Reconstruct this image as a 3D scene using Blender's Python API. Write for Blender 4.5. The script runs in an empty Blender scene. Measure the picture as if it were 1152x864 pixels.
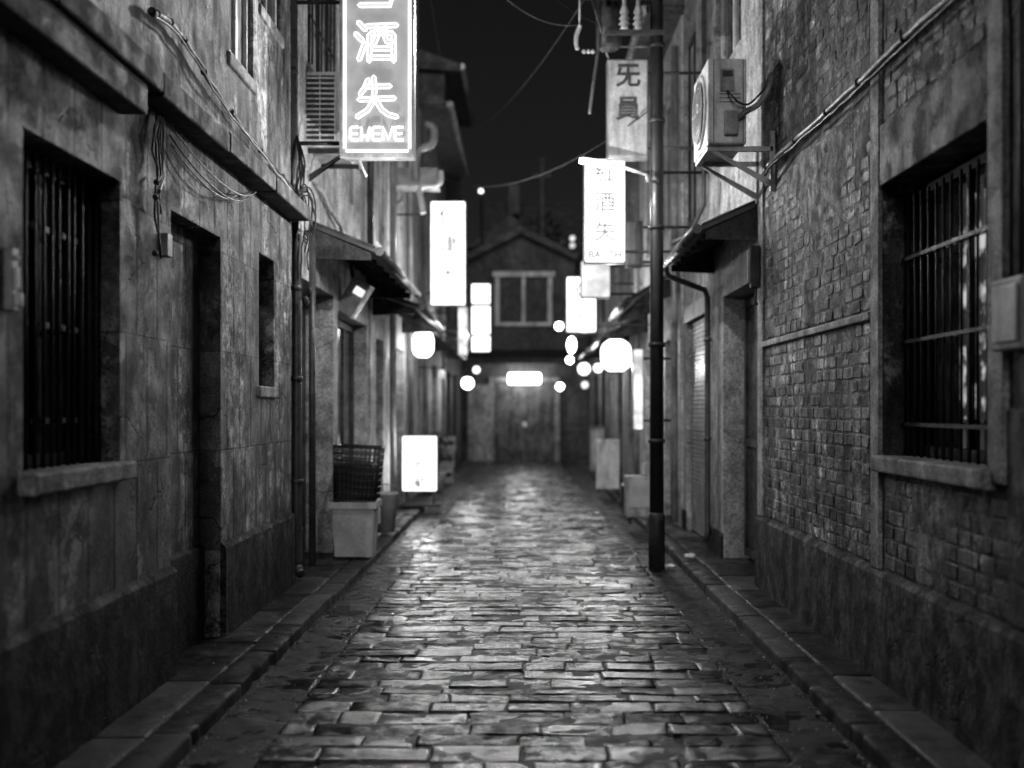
import bpy, bmesh, math, random
from mathutils import Vector, Matrix, noise
random.seed(7)
C = bpy.data.collections.new("alley"); bpy.context.scene.collection.children.link(C)
R = math.radians
SC = bpy.context.scene
F = 1200.0
def P(px, py, Y):            # survey of the photograph: pixel + distance -> place in the alley
    return Vector(((px-590)/F*Y, Y, 1.5-(py-460)/F*Y))

# ------------------------------------------------------------------ materials
def nt(name):
    m = bpy.data.materials.new(name); m.use_nodes = True
    t = m.node_tree; t.nodes.clear()
    return m, t, t.nodes, t.links
def g(v, a=1): return (v, v, v, a)
def noise_n(t, vec, scale, detail=6, rough=.6, dist=0):
    n = t.nodes.new('ShaderNodeTexNoise'); n.inputs['Scale'].default_value = scale
    n.inputs['Detail'].default_value = detail; n.inputs['Roughness'].default_value = rough
    n.inputs['Distortion'].default_value = dist
    t.links.new(vec, n.inputs['Vector']); return n.outputs['Fac']
def ramp(t, fac, a, b, va=0., vb=1.):
    r = t.nodes.new('ShaderNodeMapRange'); r.inputs['From Min'].default_value = a; r.inputs['From Max'].default_value = b
    r.inputs['To Min'].default_value = va; r.inputs['To Max'].default_value = vb; r.interpolation_type = 'SMOOTHSTEP'
    t.links.new(fac, r.inputs['Value']); return r.outputs['Result']
def mth(t, op, a, b=None):
    n = t.nodes.new('ShaderNodeMath'); n.operation = op
    for i, v in enumerate((a, b)):
        if v is None: continue
        if isinstance(v, (int, float)): n.inputs[i].default_value = v
        else: t.links.new(v, n.inputs[i])
    return n.outputs[0]
def mixf(t, f, a, b):
    n = t.nodes.new('ShaderNodeMix'); n.data_type = 'FLOAT'
    for s, v in (('Factor', f), ('A', a), ('B', b)):
        i = n.inputs[s]
        if isinstance(v, (int, float)): i.default_value = v
        else: t.links.new(v, i)
    return n.outputs[0]
def surf(name, c0, c1, scale=2.5, rough=(.55, .85), bump=.4, bscale=45, bdist=.01, streak=0., chips=0., chipc=.55,
         joints=None, cracks=0, peel=0, mott=1., jsq=1., island=0., bevel=0., metal=0., relief=0., damp=0., spec=.14, coat=0.):
    m, t, N, L = nt(name)
    out = N.new('ShaderNodeOutputMaterial'); b = N.new('ShaderNodeBsdfPrincipled'); L.new(b.outputs[0], out.inputs[0])
    b.inputs['Metallic'].default_value = metal; b.inputs['Specular IOR Level'].default_value = spec
    b.inputs['Coat Weight'].default_value = coat; b.inputs['Coat Roughness'].default_value = .15
    tc = N.new('ShaderNodeTexCoord'); V = tc.outputs['Object']
    big = noise_n(t, V, scale, 9, .65, .1)
    col = mixf(t, ramp(t, big, .3, .7), c0, c1)
    fine = noise_n(t, V, bscale, 8, .7)
    col = mth(t, 'MULTIPLY', col, ramp(t, fine, .3, .7, 1-.55*mott, 1+.6*mott))
    blot = noise_n(t, V, 7, 10, .75, .1); col = mth(t, 'MULTIPLY', col, ramp(t, blot, .35, .65, 1-.38*mott, 1+.35*mott))
    height = mth(t, 'MULTIPLY', fine, 1.0)
    if relief:
        rl = noise_n(t, V, 11, 7, .68, .1)
        height = mth(t, 'ADD', height, mth(t, 'MULTIPLY', rl, relief))
    if streak:
        mp = N.new('ShaderNodeMapping'); mp.inputs['Scale'].default_value = (4, 4, .9); L.new(V, mp.inputs[0])
        st = noise_n(t, mp.outputs[0], 1.6, 6, .65, .3)
        col = mth(t, 'MULTIPLY', col, ramp(t, st, .36, .62, 1-streak, 1.12))
    if chips:
        ch = noise_n(t, V, 3.6, 12, .76, .2)
        mp = N.new('ShaderNodeMapping'); mp.inputs['Scale'].default_value = (1, 1, .35); mp.inputs['Location'].default_value = (3, 9, 1); L.new(V, mp.inputs[0])
        ch2 = noise_n(t, mp.outputs[0], 2.2, 3, .5)
        cf = mth(t, 'MULTIPLY', ramp(t, ch, .60-.05*chips, .66), ramp(t, ch2, .46, .56))
        col = mixf(t, cf, col, chipc)
        height = mth(t, 'ADD', height, mth(t, 'MULTIPLY', cf, -.5))
    if cracks:
        dv = N.new('ShaderNodeVectorMath'); dv.operation = 'MULTIPLY_ADD'; nz_ = N.new('ShaderNodeTexNoise'); nz_.inputs['Scale'].default_value = 4; nz_.inputs['Detail'].default_value = 6; L.new(V, nz_.inputs['Vector'])
        L.new(nz_.outputs['Color'], dv.inputs[0]); dv.inputs[1].default_value = (.35, .35, .35); L.new(V, dv.inputs[2])
        vo = N.new('ShaderNodeTexVoronoi'); vo.feature = 'DISTANCE_TO_EDGE'; vo.inputs['Scale'].default_value = cracks; L.new(dv.outputs[0], vo.inputs['Vector'])
        ck = mth(t, 'MULTIPLY', ramp(t, vo.outputs['Distance'], 0, .012, 1, 0), ramp(t, noise_n(t, V, 1.4, 2), .48, .56))
        col = mth(t, 'MULTIPLY', col, mth(t, 'SUBTRACT', 1, mth(t, 'MULTIPLY', ck, .7))); height = mth(t, 'ADD', height, mth(t, 'MULTIPLY', ck, -1.2))
    if peel:
        pn = noise_n(t, V, peel, 11, .78, .2); mp = N.new('ShaderNodeMapping'); mp.inputs['Scale'].default_value = (1, 1, .28); L.new(V, mp.inputs[0])
        pm = noise_n(t, mp.outputs[0], 2.6, 4, .6, .5); pf = mth(t, 'MULTIPLY', ramp(t, pn, .46, .50), ramp(t, pm, .45, .58))
        col = mth(t, 'MULTIPLY', col, mixf(t, pf, .72, 1.9)); height = mth(t, 'ADD', height, mth(t, 'MULTIPLY', pf, .7))
    if joints:
        bw, bh, ms = joints
        sp = N.new('ShaderNodeSeparateXYZ'); L.new(V, sp.inputs[0])
        cb = N.new('ShaderNodeCombineXYZ'); L.new(mth(t, 'MULTIPLY', sp.outputs[1], jsq), cb.inputs[0]); L.new(sp.outputs[2], cb.inputs[1])
        br = N.new('ShaderNodeTexBrick'); L.new(cb.outputs[0], br.inputs['Vector'])
        br.inputs['Scale'].default_value = 1; br.inputs['Brick Width'].default_value = bw; br.inputs['Row Height'].default_value = bh
        br.inputs['Mortar Size'].default_value = ms; br.inputs['Mortar Smooth'].default_value = .3
        br.inputs['Color1'].default_value = g(.86); br.inputs['Color2'].default_value = g(1.12); br.inputs['Mortar'].default_value = g(.5)
        col = mth(t, 'MULTIPLY', col, br.outputs['Color'])
        height = mth(t, 'ADD', height, mth(t, 'MULTIPLY', br.outputs['Fac'], -1.6))
    if damp:
        geo = N.new('ShaderNodeNewGeometry'); sp = N.new('ShaderNodeSeparateXYZ'); L.new(geo.outputs['Position'], sp.inputs[0])
        hz = mth(t, 'ADD', sp.outputs[2], mth(t, 'MULTIPLY', big, -.9))
        col = mth(t, 'MULTIPLY', col, ramp(t, hz, -.4, .55, 1-damp, 1))
    if island:
        geo = N.new('ShaderNodeNewGeometry')
        col = mth(t, 'MULTIPLY', col, ramp(t, geo.outputs['Random Per Island'], 0, 1, 1-island, 1+island))
    cc = N.new('ShaderNodeCombineColor')
    for i in range(3): L.new(col, cc.inputs[i])
    L.new(cc.outputs[0], b.inputs['Base Color'])
    rg = noise_n(t, V, scale*2.7, 6, .6)
    L.new(ramp(t, rg, .35, .65, rough[0], rough[1]), b.inputs['Roughness'])
    bp = N.new('ShaderNodeBump'); bp.inputs['Strength'].default_value = bump; bp.inputs['Distance'].default_value = bdist
    L.new(height, bp.inputs['Height']); L.new(bp.outputs[0], b.inputs['Normal'])
    if bevel:
        bv = N.new('ShaderNodeBevel'); bv.samples = 4; bv.inputs['Radius'].default_value = bevel
        L.new(bv.outputs[0], bp.inputs['Normal'])
    return m
def emis(name, s, var=0., base=.05):
    m, t, N, L = nt(name)
    out = N.new('ShaderNodeOutputMaterial'); b = N.new('ShaderNodeBsdfPrincipled'); L.new(b.outputs[0], out.inputs[0])
    b.inputs['Base Color'].default_value = g(base); b.inputs['Roughness'].default_value = .6; b.inputs['Specular IOR Level'].default_value = .05
    b.inputs['Emission Color'].default_value = g(1)
    tc = N.new('ShaderNodeTexCoord')
    n = noise_n(t, tc.outputs['Object'], 3.5, 4)
    L.new(ramp(t, n, .3, .7, s*(1-var), s*(1+var)), b.inputs['Emission Strength'])
    return m
def wetstone(name, c0, c1, r0, r1, bump, island=.35, dist=.006, ior=1.45, smax=.62):
    m, t, N, L = nt(name)
    out = N.new('ShaderNodeOutputMaterial'); b = N.new('ShaderNodeBsdfPrincipled'); L.new(b.outputs[0], out.inputs[0])
    tc = N.new('ShaderNodeTexCoord'); V = tc.outputs['Object']
    geo = N.new('ShaderNodeNewGeometry'); isl = geo.outputs['Random Per Island']
    big = noise_n(t, V, 2.2, 8, .65, .6)
    fine = noise_n(t, V, 120, 6, .75)
    mid = noise_n(t, V, 22, 7, .65, .1)
    low = noise_n(t, V, 5.5, 6, .65, .2)
    col = mixf(t, ramp(t, big, .3, .7), c0, c1)
    col = mth(t, 'MULTIPLY', col, ramp(t, isl, 0, 1, 1-island, 1+island))
    col = mth(t, 'MULTIPLY', col, ramp(t, fine, .3, .7, .6, 1.4))
    cc = N.new('ShaderNodeCombineColor')
    for i in range(3): L.new(col, cc.inputs[i])
    L.new(cc.outputs[0], b.inputs['Base Color'])
    wetf = ramp(t, mth(t, 'ADD', low, mth(t, 'MULTIPLY', isl, .12)), .45, .64)       # 0 = standing film of water
    L.new(mixf(t, wetf, r0, r1), b.inputs['Roughness'])
    grit = noise_n(t, V, 260, 3, .6)
    h = mth(t, 'ADD', mth(t, 'MULTIPLY', mid, .28), mth(t, 'ADD', mth(t, 'MULTIPLY', fine, .3), mth(t, 'MULTIPLY', mth(t, 'MULTIPLY', grit, ramp(t, big, .45, .62, .03, 1.)), .6)))
    h = mth(t, 'MULTIPLY', h, mixf(t, wetf, .45, 1.0))
    h = mth(t, 'ADD', h, mth(t, 'MULTIPLY', low, .35))
    bp = N.new('ShaderNodeBump'); bp.inputs['Strength'].default_value = bump; bp.inputs['Distance'].default_value = dist
    L.new(h, bp.inputs['Height']); L.new(bp.outputs[0], b.inputs['Normal'])
    b.inputs['IOR'].default_value = ior
    dry = noise_n(t, V, 9, 8, .75, .2); dry2 = ramp(t, isl, 0, 1, -.09, .09)
    L.new(ramp(t, mth(t, 'ADD', dry, dry2), .40, .58, .03, smax), b.inputs['Specular IOR Level'])
    return m
def glass(name, c=.015, r=.06):
    return surf(name, c, c*1.6, 3, (r, r+.06), .06, 6, .004, spec=.5)

M = {
 'wallA': surf('old_plaster', .07, .20, 1.9, (.38, .75), 1., 85, .012, streak=.32, chips=2.2, cracks=1.3, peel=8, chipc=.5, joints=(.29*.3, .62, .0055), jsq=.3, relief=1.2, damp=.55, bevel=.012),
 'wallA_up': surf('upper_plaster', .13, .30, 1.6, (.4, .75), .8, 60, .012, streak=.8, chips=1.8, cracks=1.1, peel=5, chipc=.6, relief=1.5, bevel=.012),
 'wallC': surf('grey_render', .04, .11, 1.8, (.4, .8), .8, 50, .012, streak=.6, chips=1.2, cracks=1.4, peel=7, relief=1.2, damp=.6, bevel=.012),
 'plinth': surf('rough_plinth', .018, .06, 2.4, (.4, .8), 1., 40, .018, streak=.65, cracks=1.6, peel=8, relief=1.5, damp=.6, bevel=.015),
 'ledge': surf('ledge_concrete', .025, .06, 3, (.5, .8), .6, 45, .012, streak=.3, relief=1.2, bevel=.012),
 'trim': surf('trim_concrete', .17, .3, 3, (.5, .8), .5, 55, .01, streak=.35, relief=1, bevel=.01),
 'pale': surf('pale_facade', .3, .45, 1.2, (.5, .8), .35, 40, .01, streak=.3, chips=.6, cracks=.9, relief=1),
 'grey': surf('grey_facade', .18, .3, 1.2, (.5, .8), .35, 40, .01, streak=.3, chips=.6, cracks=.9, relief=1),
 'darkwall': surf('dark_facade', .04, .09, 1.2, (.5, .8), .35, 40, .01, streak=.2, relief=1),
 'brick': surf('worn_brick', .035, .17, 5, (.4, .75), .6, 55, .012, streak=.5, chips=1.4, chipc=.55, peel=9, island=.55, relief=1.2),
 'mortar': surf('mortar', .05, .15, 4, (.5, .85), .7, 70, .014, streak=.5, peel=7, relief=1.5),
 'stone': wetstone('wet_setts', .004, .02, .05, .26, .8, ior=1.6, smax=.68),
 'grout': wetstone('wet_grout', .006, .02, .2, .6, 1., smax=0.22),
 'gutter': wetstone('wet_gutter', .004, .012, .05, .16, .25, .25, smax=0.45),
 'pave': wetstone('damp_paving', .014, .05, .3, .6, 1., .35, smax=0.22),
 'kerb': wetstone('damp_kerb', .02, .055, .45, .75, 1., .3, smax=0.22),
 'iron': surf('black_iron', .015, .04, 8, (.35, .6), .4, 90, .004, metal=.3, mott=.3),
 'pipe': surf('painted_pipe', .02, .05, 5, (.25, .45), .3, 80, .004, streak=.3, mott=.3, spec=.35),
 'polem': surf('dark_pole', .004, .012, 5, (.3, .55), .4, 60, .006, streak=.3, mott=.3, spec=.35),
 'cable': surf('cable_rubber', .01, .025, 9, (.3, .5), .4, 90, .003),
 'cable_l': surf('pale_cable', .25, .45, 9, (.3, .5), .4, 90, .003),
 'awn': surf('awning_sheet', .018, .04, 3, (.3, .55), .4, 40, .006, streak=.3, mott=.3, spec=.35),
 'wood': surf('dark_wood', .02, .05, 4, (.35, .6), .5, 40, .006, streak=.5),
 'woodl': surf('door_wood', .05, .11, 3, (.4, .6), .4, 40, .006, streak=.5),
 'metal': surf('grey_metal', .2, .34, 4, (.3, .5), .3, 60, .004, streak=.4, metal=.2, mott=.3),
 'white': surf('dull_white_enamel', .45, .62, 4, (.3, .5), .2, 50, .003, streak=.45, mott=.3, spec=.35),
 'louvre': surf('louvre_dark', .03, .06, 4, (.4, .6), .2, 60, .003),
 'shutter': surf('shutter_steel', .2, .34, 3, (.3, .5), .3, 60, .004, streak=.4, metal=.4, mott=.3),
 'glass': glass('dark_glass', .02, .03), 'glass2': glass('shop_glass', .03, .12),
 'curtain': surf('curtain', .25, .4, 4, (.8, .95), .4, 12, .01, streak=.6, mott=.3),
 'bin': surf('bin_plastic', .26, .38, 4, (.35, .5), .2, 60, .003, mott=.3),
 'black': surf('black_plastic', .012, .025, 4, (.35, .5), .2, 60, .003, mott=.3),
 'signgrey': surf('unlit_sign', .22, .31, 3, (.35, .55), .2, 40, .003, streak=.35, mott=.3),
 'ink': surf('sign_ink', .03, .05, 5, (.5, .6), .1, 40, .002),
 'roof': surf('roof_tile', .04, .09, 3, (.35, .6), .4, 40, .01, joints=(.3, .3, .02)),
 'grit': surf('wet_grit', .06, .3, 30, (.12, .4), .2, 90, .002, island=.8, spec=.35),
 'paper': surf('paper', .5, .7, 10, (.6, .8), .4, 60, .003, mott=.3),
 'leaf': surf('leaf', .05, .10, 10, (.4, .6), .2, 60, .003),
 'ground': surf('ground', .03, .06, 1, (.5, .8), .4, 20, .01),
}
E = {'porch': emis('porch_diffuser', 22.), 'face': emis('sign_face', 2.4, .14), 'lantern': emis('lantern_paper', 6, .3), 'face2': emis('sign_face_dim', .85, .3), 'faint': emis('sign_letter', .3, .2, .01),
     'lamp': emis('lamp_glow', 18.), 'lampd': emis('lamp_glow_dim', 3., .2), 'street': emis('street_tube', 25.), 'neon': emis('neon_tube', 3.),
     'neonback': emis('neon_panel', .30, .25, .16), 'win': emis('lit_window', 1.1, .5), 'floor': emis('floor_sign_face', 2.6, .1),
     'neonc': emis('neon_core', .70, .02, .02)}

# ------------------------------------------------------------------ mesh helpers
class MB:
    def __init__(s): s.bm = bmesh.new()
    def box(s, x0, x1, y0, y1, z0, z1, rot=None, piv=None):
        v = [s.bm.verts.new((x, y, z)) for x in (x0, x1) for y in (y0, y1) for z in (z0, z1)]
        for f in ((0,1,3,2), (4,6,7,5), (0,4,5,1), (2,3,7,6), (0,2,6,4), (1,5,7,3)): s.bm.faces.new([v[i] for i in f])
        if rot is not None:
            bmesh.ops.rotate(s.bm, verts=v, cent=piv or ((x0+x1)/2, (y0+y1)/2, (z0+z1)/2), matrix=rot)
        return s
    def bbox(s, x0, x1, y0, y1, z0, z1, bev=.008, seg=2, rot=None, piv=None):
        b2 = bmesh.new(); v = [b2.verts.new((x, y, z)) for x in (x0, x1) for y in (y0, y1) for z in (z0, z1)]
        for f in ((0,1,3,2), (4,6,7,5), (0,4,5,1), (2,3,7,6), (0,2,6,4), (1,5,7,3)): b2.faces.new([v[i] for i in f])
        bmesh.ops.bevel(b2, geom=b2.edges[:], offset=bev, segments=seg, affect='EDGES', profile=.5)
        if rot is not None: bmesh.ops.rotate(b2, verts=b2.verts[:], cent=piv or ((x0+x1)/2, (y0+y1)/2, (z0+z1)/2), matrix=rot)
        me = bpy.data.meshes.new('t'); b2.to_mesh(me); b2.free(); s.bm.from_mesh(me); bpy.data.meshes.remove(me)
        return s
    def quad(s, *p):
        s.bm.faces.new([s.bm.verts.new(q) for q in p]); return s
    def prism(s, pts, axis, a, b):     # polygon pts (2D in the two other axes), extruded along axis
        def mk(p, t): return {0: (t, p[0], p[1]), 1: (p[0], t, p[1]), 2: (p[0], p[1], t)}[axis]
        A = [s.bm.verts.new(mk(p, a)) for p in pts]; B = [s.bm.verts.new(mk(p, b)) for p in pts]
        s.bm.faces.new(A); s.bm.faces.new(B[::-1]); n = len(pts)
        for i in range(n): s.bm.faces.new((A[i], B[i], B[(i+1) % n], A[(i+1) % n]))
        return s
    def tube(s, path, r, seg=8, closed=False):
        path = [Vector(p) for p in path]; n = len(path)
        if closed: path = path + [path[0]]; n += 1
        rings = []; up = None
        for i, p in enumerate(path):
            d = (path[min(i+1, n-1)]-path[max(i-1, 0)])
            if d.length < 1e-7: d = Vector((0, 0, 1))
            d.normalize()
            if up is None:
                up = Vector((0, 0, 1)) if abs(d.z) < .9 else Vector((1, 0, 0))
            a = d.cross(up).normalized(); up = a.cross(d).normalized()
            rr = r[i] if isinstance(r, (list, tuple)) else r
            rings.append([s.bm.verts.new(p+(a*math.cos(2*math.pi*k/seg)+up*math.sin(2*math.pi*k/seg))*rr) for k in range(seg)])
        for i in range(n-1):
            for k in range(seg):
                f = s.bm.faces.new((rings[i][k], rings[i][(k+1) % seg], rings[i+1][(k+1) % seg], rings[i+1][k])); f.smooth = True
        s.bm.faces.new(rings[0][::-1]); s.bm.faces.new(rings[-1])
        return s
    def lathe(s, prof, c, seg=20, axis='z', closed=False):
        cx, cy, cz = c; rings = []
        for r, h in prof:
            rg = []
            for k in range(seg):
                a = 2*math.pi*k/seg; u, v = r*math.cos(a), r*math.sin(a)
                rg.append(s.bm.verts.new({'z': (cx+u, cy+v, cz+h), 'y': (cx+u, cy+h, cz+v), 'x': (cx+h, cy+u, cz+v)}[axis]))
            rings.append(rg)
        for i in range(len(rings)-1):
            for k in range(seg):
                f = s.bm.faces.new((rings[i][k], rings[i][(k+1) % seg], rings[i+1][(k+1) % seg], rings[i+1][k])); f.smooth = True
        s.bm.faces.new(rings[0][::-1]); s.bm.faces.new(rings[-1])
        return s
    def ball(s, c, r, seg=20, sz=1., cap=0.):
        prof = [(max(.001, r*math.sin(math.pi*i/12)), -r*sz*math.cos(math.pi*i/12)) for i in range(13)]
        return s.lathe(prof, c, seg)
    def build(s, name, mat, parent=None, smooth=None, loc=None):
        bmesh.ops.recalc_face_normals(s.bm, faces=s.bm.faces[:])
        me = bpy.data.meshes.new(name); s.bm.to_mesh(me); s.bm.free()
        me.materials.append(mat if not isinstance(mat, str) else M[mat])
        o = bpy.data.objects.new(name, me); C.objects.link(o)
        if parent is not None:
            o.parent = parent; o.matrix_parent_inverse = (pinv(parent))
        return o
def pinv(p):
    m = Matrix.Translation(p.location)
    q = p
    while q.parent is not None: q = q.parent
    return (Matrix.Identity(4) if p.type != 'EMPTY' else m.inverted())
def tag(o, label, cat, group=None):
    o['label'] = label; o['category'] = cat
    if group: o['group'] = group
    return o
def struct(o): o['kind'] = 'structure'; return o
def thing(name, label, cat, loc=(0, 0, 0), group=None):
    o = bpy.data.objects.new(name, None); C.objects.link(o); o.location = loc; o.empty_display_size = .1
    return tag(o, label, cat, group)
def copy_tree(o, loc, label=None):
    r = o.copy(); C.objects.link(r); r.location = loc
    if label: r['label'] = label
    for ch in [c for c in C.objects if c.parent == o]:
        c = ch.copy(); C.objects.link(c); c.parent = r
        for g2 in [x for x in C.objects if x.parent == ch]:
            d = g2.copy(); C.objects.link(d); d.parent = c
    return r
def text(body, size, loc, depth=.004, name='lettering', mat=None, parent=None, offset=0., align='CENTER', space=1.):
    cu = bpy.data.curves.new('t', 'FONT'); cu.body = body; cu.size = size; cu.extrude = depth; cu.align_x = align; cu.offset = offset; cu.space_character = space
    cu.resolution_u = 3
    o = bpy.data.objects.new('t', cu); C.objects.link(o)
    dg = bpy.context.evaluated_depsgraph_get(); me = bpy.data.meshes.new_from_object(o.evaluated_get(dg))
    bpy.data.objects.remove(o); bpy.data.curves.remove(cu)
    me.transform(Matrix.Translation(loc) @ Matrix.Rotation(R(90), 4, 'X'))
    me.materials.clear(); me.materials.append(mat)
    r = bpy.data.objects.new(name, me); C.objects.link(r)
    if parent is not None: r.parent = parent; r.matrix_parent_inverse = pinv(parent)
    return r
def catenary(a, b, sag, n=24):
    a, b = Vector(a), Vector(b)
    return [a.lerp(b, i/n)-Vector((0, 0, sag*4*(i/n)*(1-i/n))) for i in range(n+1)]
def spline(pts, n=6):
    pts = [Vector(p) for p in pts]; out = []
    for i in range(len(pts)-1):
        p0, p1, p2, p3 = pts[max(i-1, 0)], pts[i], pts[i+1], pts[min(i+2, len(pts)-1)]
        for k in range(n):
            t = k/n
            out.append(.5*((2*p1)+(-p0+p2)*t+(2*p0-5*p1+4*p2-p3)*t*t+(-p0+3*p1-3*p2+p3)*t**3))
    out.append(pts[-1]); return out
def wiggle(pts, amp, seed=0, fr=3.):
    return [Vector(p)+Vector((noise.noise(Vector(p)*fr+Vector((seed, 0, 0))), 0, noise.noise(Vector(p)*fr+Vector((0, seed+9, 4)))))*amp for p in pts]

# ------------------------------------------------------------------ facade pieces; s = -1 left, +1 right; d = depth into the building
W = 1.9
def X(s, d): return s*(W+d)
def sbox(mb, s, d0, d1, y0, y1, z0, z1, bev=0, w=0):
    x0, x1 = sorted((X(s, d0+w), X(s, d1+w)))
    return mb.bbox(x0, x1, y0, y1, z0, z1, bev) if bev else mb.box(x0, x1, y0, y1, z0, z1)
def facade(s, y0, y1, z0, z1, ops=(), w=0., back=3.0, top=True):
    mb = MB(); ys = sorted({y0, y1, *[o[0] for o in ops], *[o[1] for o in ops]}); zs = sorted({z0, z1, *[o[2] for o in ops], *[o[3] for o in ops]})
    x = X(s, w)
    for i in range(len(ys)-1):
        for j in range(len(zs)-1):
            cy, cz = (ys[i]+ys[i+1])/2, (zs[j]+zs[j+1])/2
            if any(o[0] < cy < o[1] and o[2] < cz < o[3] for o in ops): continue
            mb.quad((x, ys[i], zs[j]), (x, ys[i+1], zs[j]), (x, ys[i+1], zs[j+1]), (x, ys[i], zs[j+1]))
    for a, b, c, e, dp in ops:
        xi = X(s, w+dp)
        mb.quad((x, a, c), (xi, a, c), (xi, a, e), (x, a, e)); mb.quad((x, b, c), (xi, b, c), (xi, b, e), (x, b, e))
        mb.quad((x, a, e), (xi, a, e), (xi, b, e), (x, b, e)); mb.quad((x, a, c), (xi, a, c), (xi, b, c), (x, b, c))
        mb.quad((xi, a, c), (xi, b, c), (xi, b, e), (xi, a, e))
    xb = X(s, w+back)
    mb.quad((x, y0, z0), (xb, y0, z0), (xb, y0, z1), (x, y0, z1)); mb.quad((x, y1, z0), (xb, y1, z0), (xb, y1, z1), (x, y1, z1))
    mb.quad((xb, y0, z0), (xb, y1, z0), (xb, y1, z1), (xb, y0, z1)); mb.quad((x, y0, z1), (x, y1, z1), (xb, y1, z1), (xb, y0, z1))
    bmesh.ops.remove_doubles(mb.bm, verts=mb.bm.verts[:], dist=.0005)
    return mb
def plinth(s, runs, z1=.65, d=-.035):
    mb = MB()
    for a, b in runs:
        x0, x1 = X(s, 0.002), X(s, d)
        mb.prism([(x0, -.02), (x0, z1+.012), (X(s, d*.55), z1), (x1, z1-.022), (x1, -.02)], 1, a, b)
    return mb
def window(par, s, y0, y1, z0, z1, d, glassm='glass', mull=1, fr='wood', sill=None, fw=.05, name='window', lab=None):
    mb = MB()
    sbox(mb, s, d-.05, d, y0, y0+fw, z0, z1); sbox(mb, s, d-.05, d, y1-fw, y1, z0, z1)
    sbox(mb, s, d-.05, d, y0+fw, y1-fw, z0, z0+fw); sbox(mb, s, d-.05, d, y0+fw, y1-fw, z1-fw, z1)
    for k in range(mull):
        yc = y0+(y1-y0)*(k+1)/(mull+1); sbox(mb, s, d-.045, d-.005, yc-fw*.45, yc+fw*.45, z0+fw, z1-fw)
    w = mb.build(name, fr, par)
    mb = MB(); sbox(mb, s, d-.022, d-.012, y0+fw, y1-fw, z0+fw, z1-fw); mb.build('pane', glassm, w)
    if sill:
        mb = MB(); sbox(mb, s, -sill, d-.05, y0-.06, y1+.06, z0-.09, z0-.005, .012); mb.build('sill', 'trim', w)
    return w
def bars(par, s, y0, y1, z0, z1, d, n, rails, r=.009, seed=1, front=False):
    rd = random.Random(seed); mb = MB()
    for i in range(n):
        y = y0+(y1-y0)*(i+.5)/n+rd.uniform(-.006, .006); dd = d+rd.uniform(-.004, .004)
        mb.tube([(X(s, dd), y, z0), (X(s, dd+rd.uniform(-.006, .006)), y+rd.uniform(-.005, .005), (z0+z1)/2), (X(s, dd), y, z1)], r, 8)
    for z in rails: sbox(mb, s, d+.0105, d+.018, y0-.0, y1, z-.012, z+.012)
    if front:
        for z in rails: sbox(mb, s, d-.017, d-.0095, y0-.0, y1, z-.009, z+.009)
    return mb.build('grille', 'iron', par)
def pipe_run(par, path, r, mat='pipe', clips=(), name='drainpipe', seg=12):
    o = MB().tube(path, r, seg).build(name, mat, par)
    if clips:
        mb = MB()
        for c in clips: mb.lathe([(r+.006, -.02), (r+.009, -.018), (r+.009, .018), (r+.006, .02)], c, 12)
        mb.build('clamp', mat, o)
    return o

exec_parts = True
# ================================================================== SETTING: ground, road, kerbs, pavement
struct(MB().quad((-200, -150, -.12), (200, -150, -.12), (200, 400, -.12), (-200, 400, -.12)).build('ground', 'ground'))
def hz(x, y, s=1.): return noise.noise(Vector((x*s, y*s, 0)))
def slab(mb, x0, x1, y0, y1, z, rd, edge=.008, tilt=.006, rough=.003, nx=5, ny=4, skirt=.03, jit=.008):
    tx, ty, tz = rd.uniform(-tilt, tilt), rd.uniform(-tilt, tilt), rd.uniform(-tilt, tilt)*.6
    off = Vector((rd.uniform(0, 99), rd.uniform(0, 99), 0)); cx, cy = (x0+x1)/2, (y0+y1)/2
    cj = [[(rd.uniform(-jit, jit), rd.uniform(-jit, jit)) for _ in (0, 1)] for _ in (0, 1)]
    us = [0, .0, .06]+[.06+.88*(i+1)/(nx-2+1) for i in range(nx-2)]+[.94, 1, 1]
    us = [0, 0, min(.12, .018/(x1-x0)+0)]; us += [us[2]+(1-2*us[2])*(i+1)/(nx) for i in range(nx)]; us += [1, 1]
    vs = [0, 0, min(.2, .018/(y1-y0))]; vs += [vs[2]+(1-2*vs[2])*(i+1)/(ny) for i in range(ny)]; vs += [1, 1]
    rows = []
    for j, v in enumerate(vs):
        row = []
        for i, u in enumerate(us):
            x = x0+(x1-x0)*u; y = y0+(y1-y0)*v
            a = cj[0][0]; b = cj[0][1]; c = cj[1][0]; e = cj[1][1]
            x += (a[0]*(1-u)+b[0]*u)*(1-v)+(c[0]*(1-u)+e[0]*u)*v; y += (a[1]*(1-u)+b[1]*u)*(1-v)+(c[1]*(1-u)+e[1]*u)*v
            zz = z+tz+tx*(u-.5)*2+ty*(v-.5)*2+rough*noise.noise(off+Vector((x*9, y*9, 0)))+rough*.8*noise.noise(off+Vector((x*26, y*26, 3)))
            if i in (0, len(us)-1) or j in (0, len(vs)-1): zz = z-skirt
            elif i in (1, len(us)-2) or j in (1, len(vs)-2):
                zz -= edge; k = noise.noise(off+Vector((x*30, y*30, 9)))*.006
                x += k if i in (1, len(us)-2) else 0; y += k if j in (1, len(vs)-2) else 0
            row.append(mb.bm.verts.new((x, y, zz)))
        rows.append(row)
    for j in range(len(rows)-1):
        for i in range(len(us)-1):
            f = mb.bm.faces.new((rows[j][i], rows[j][i+1], rows[j+1][i+1], rows[j+1][i])); f.smooth = True
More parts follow.
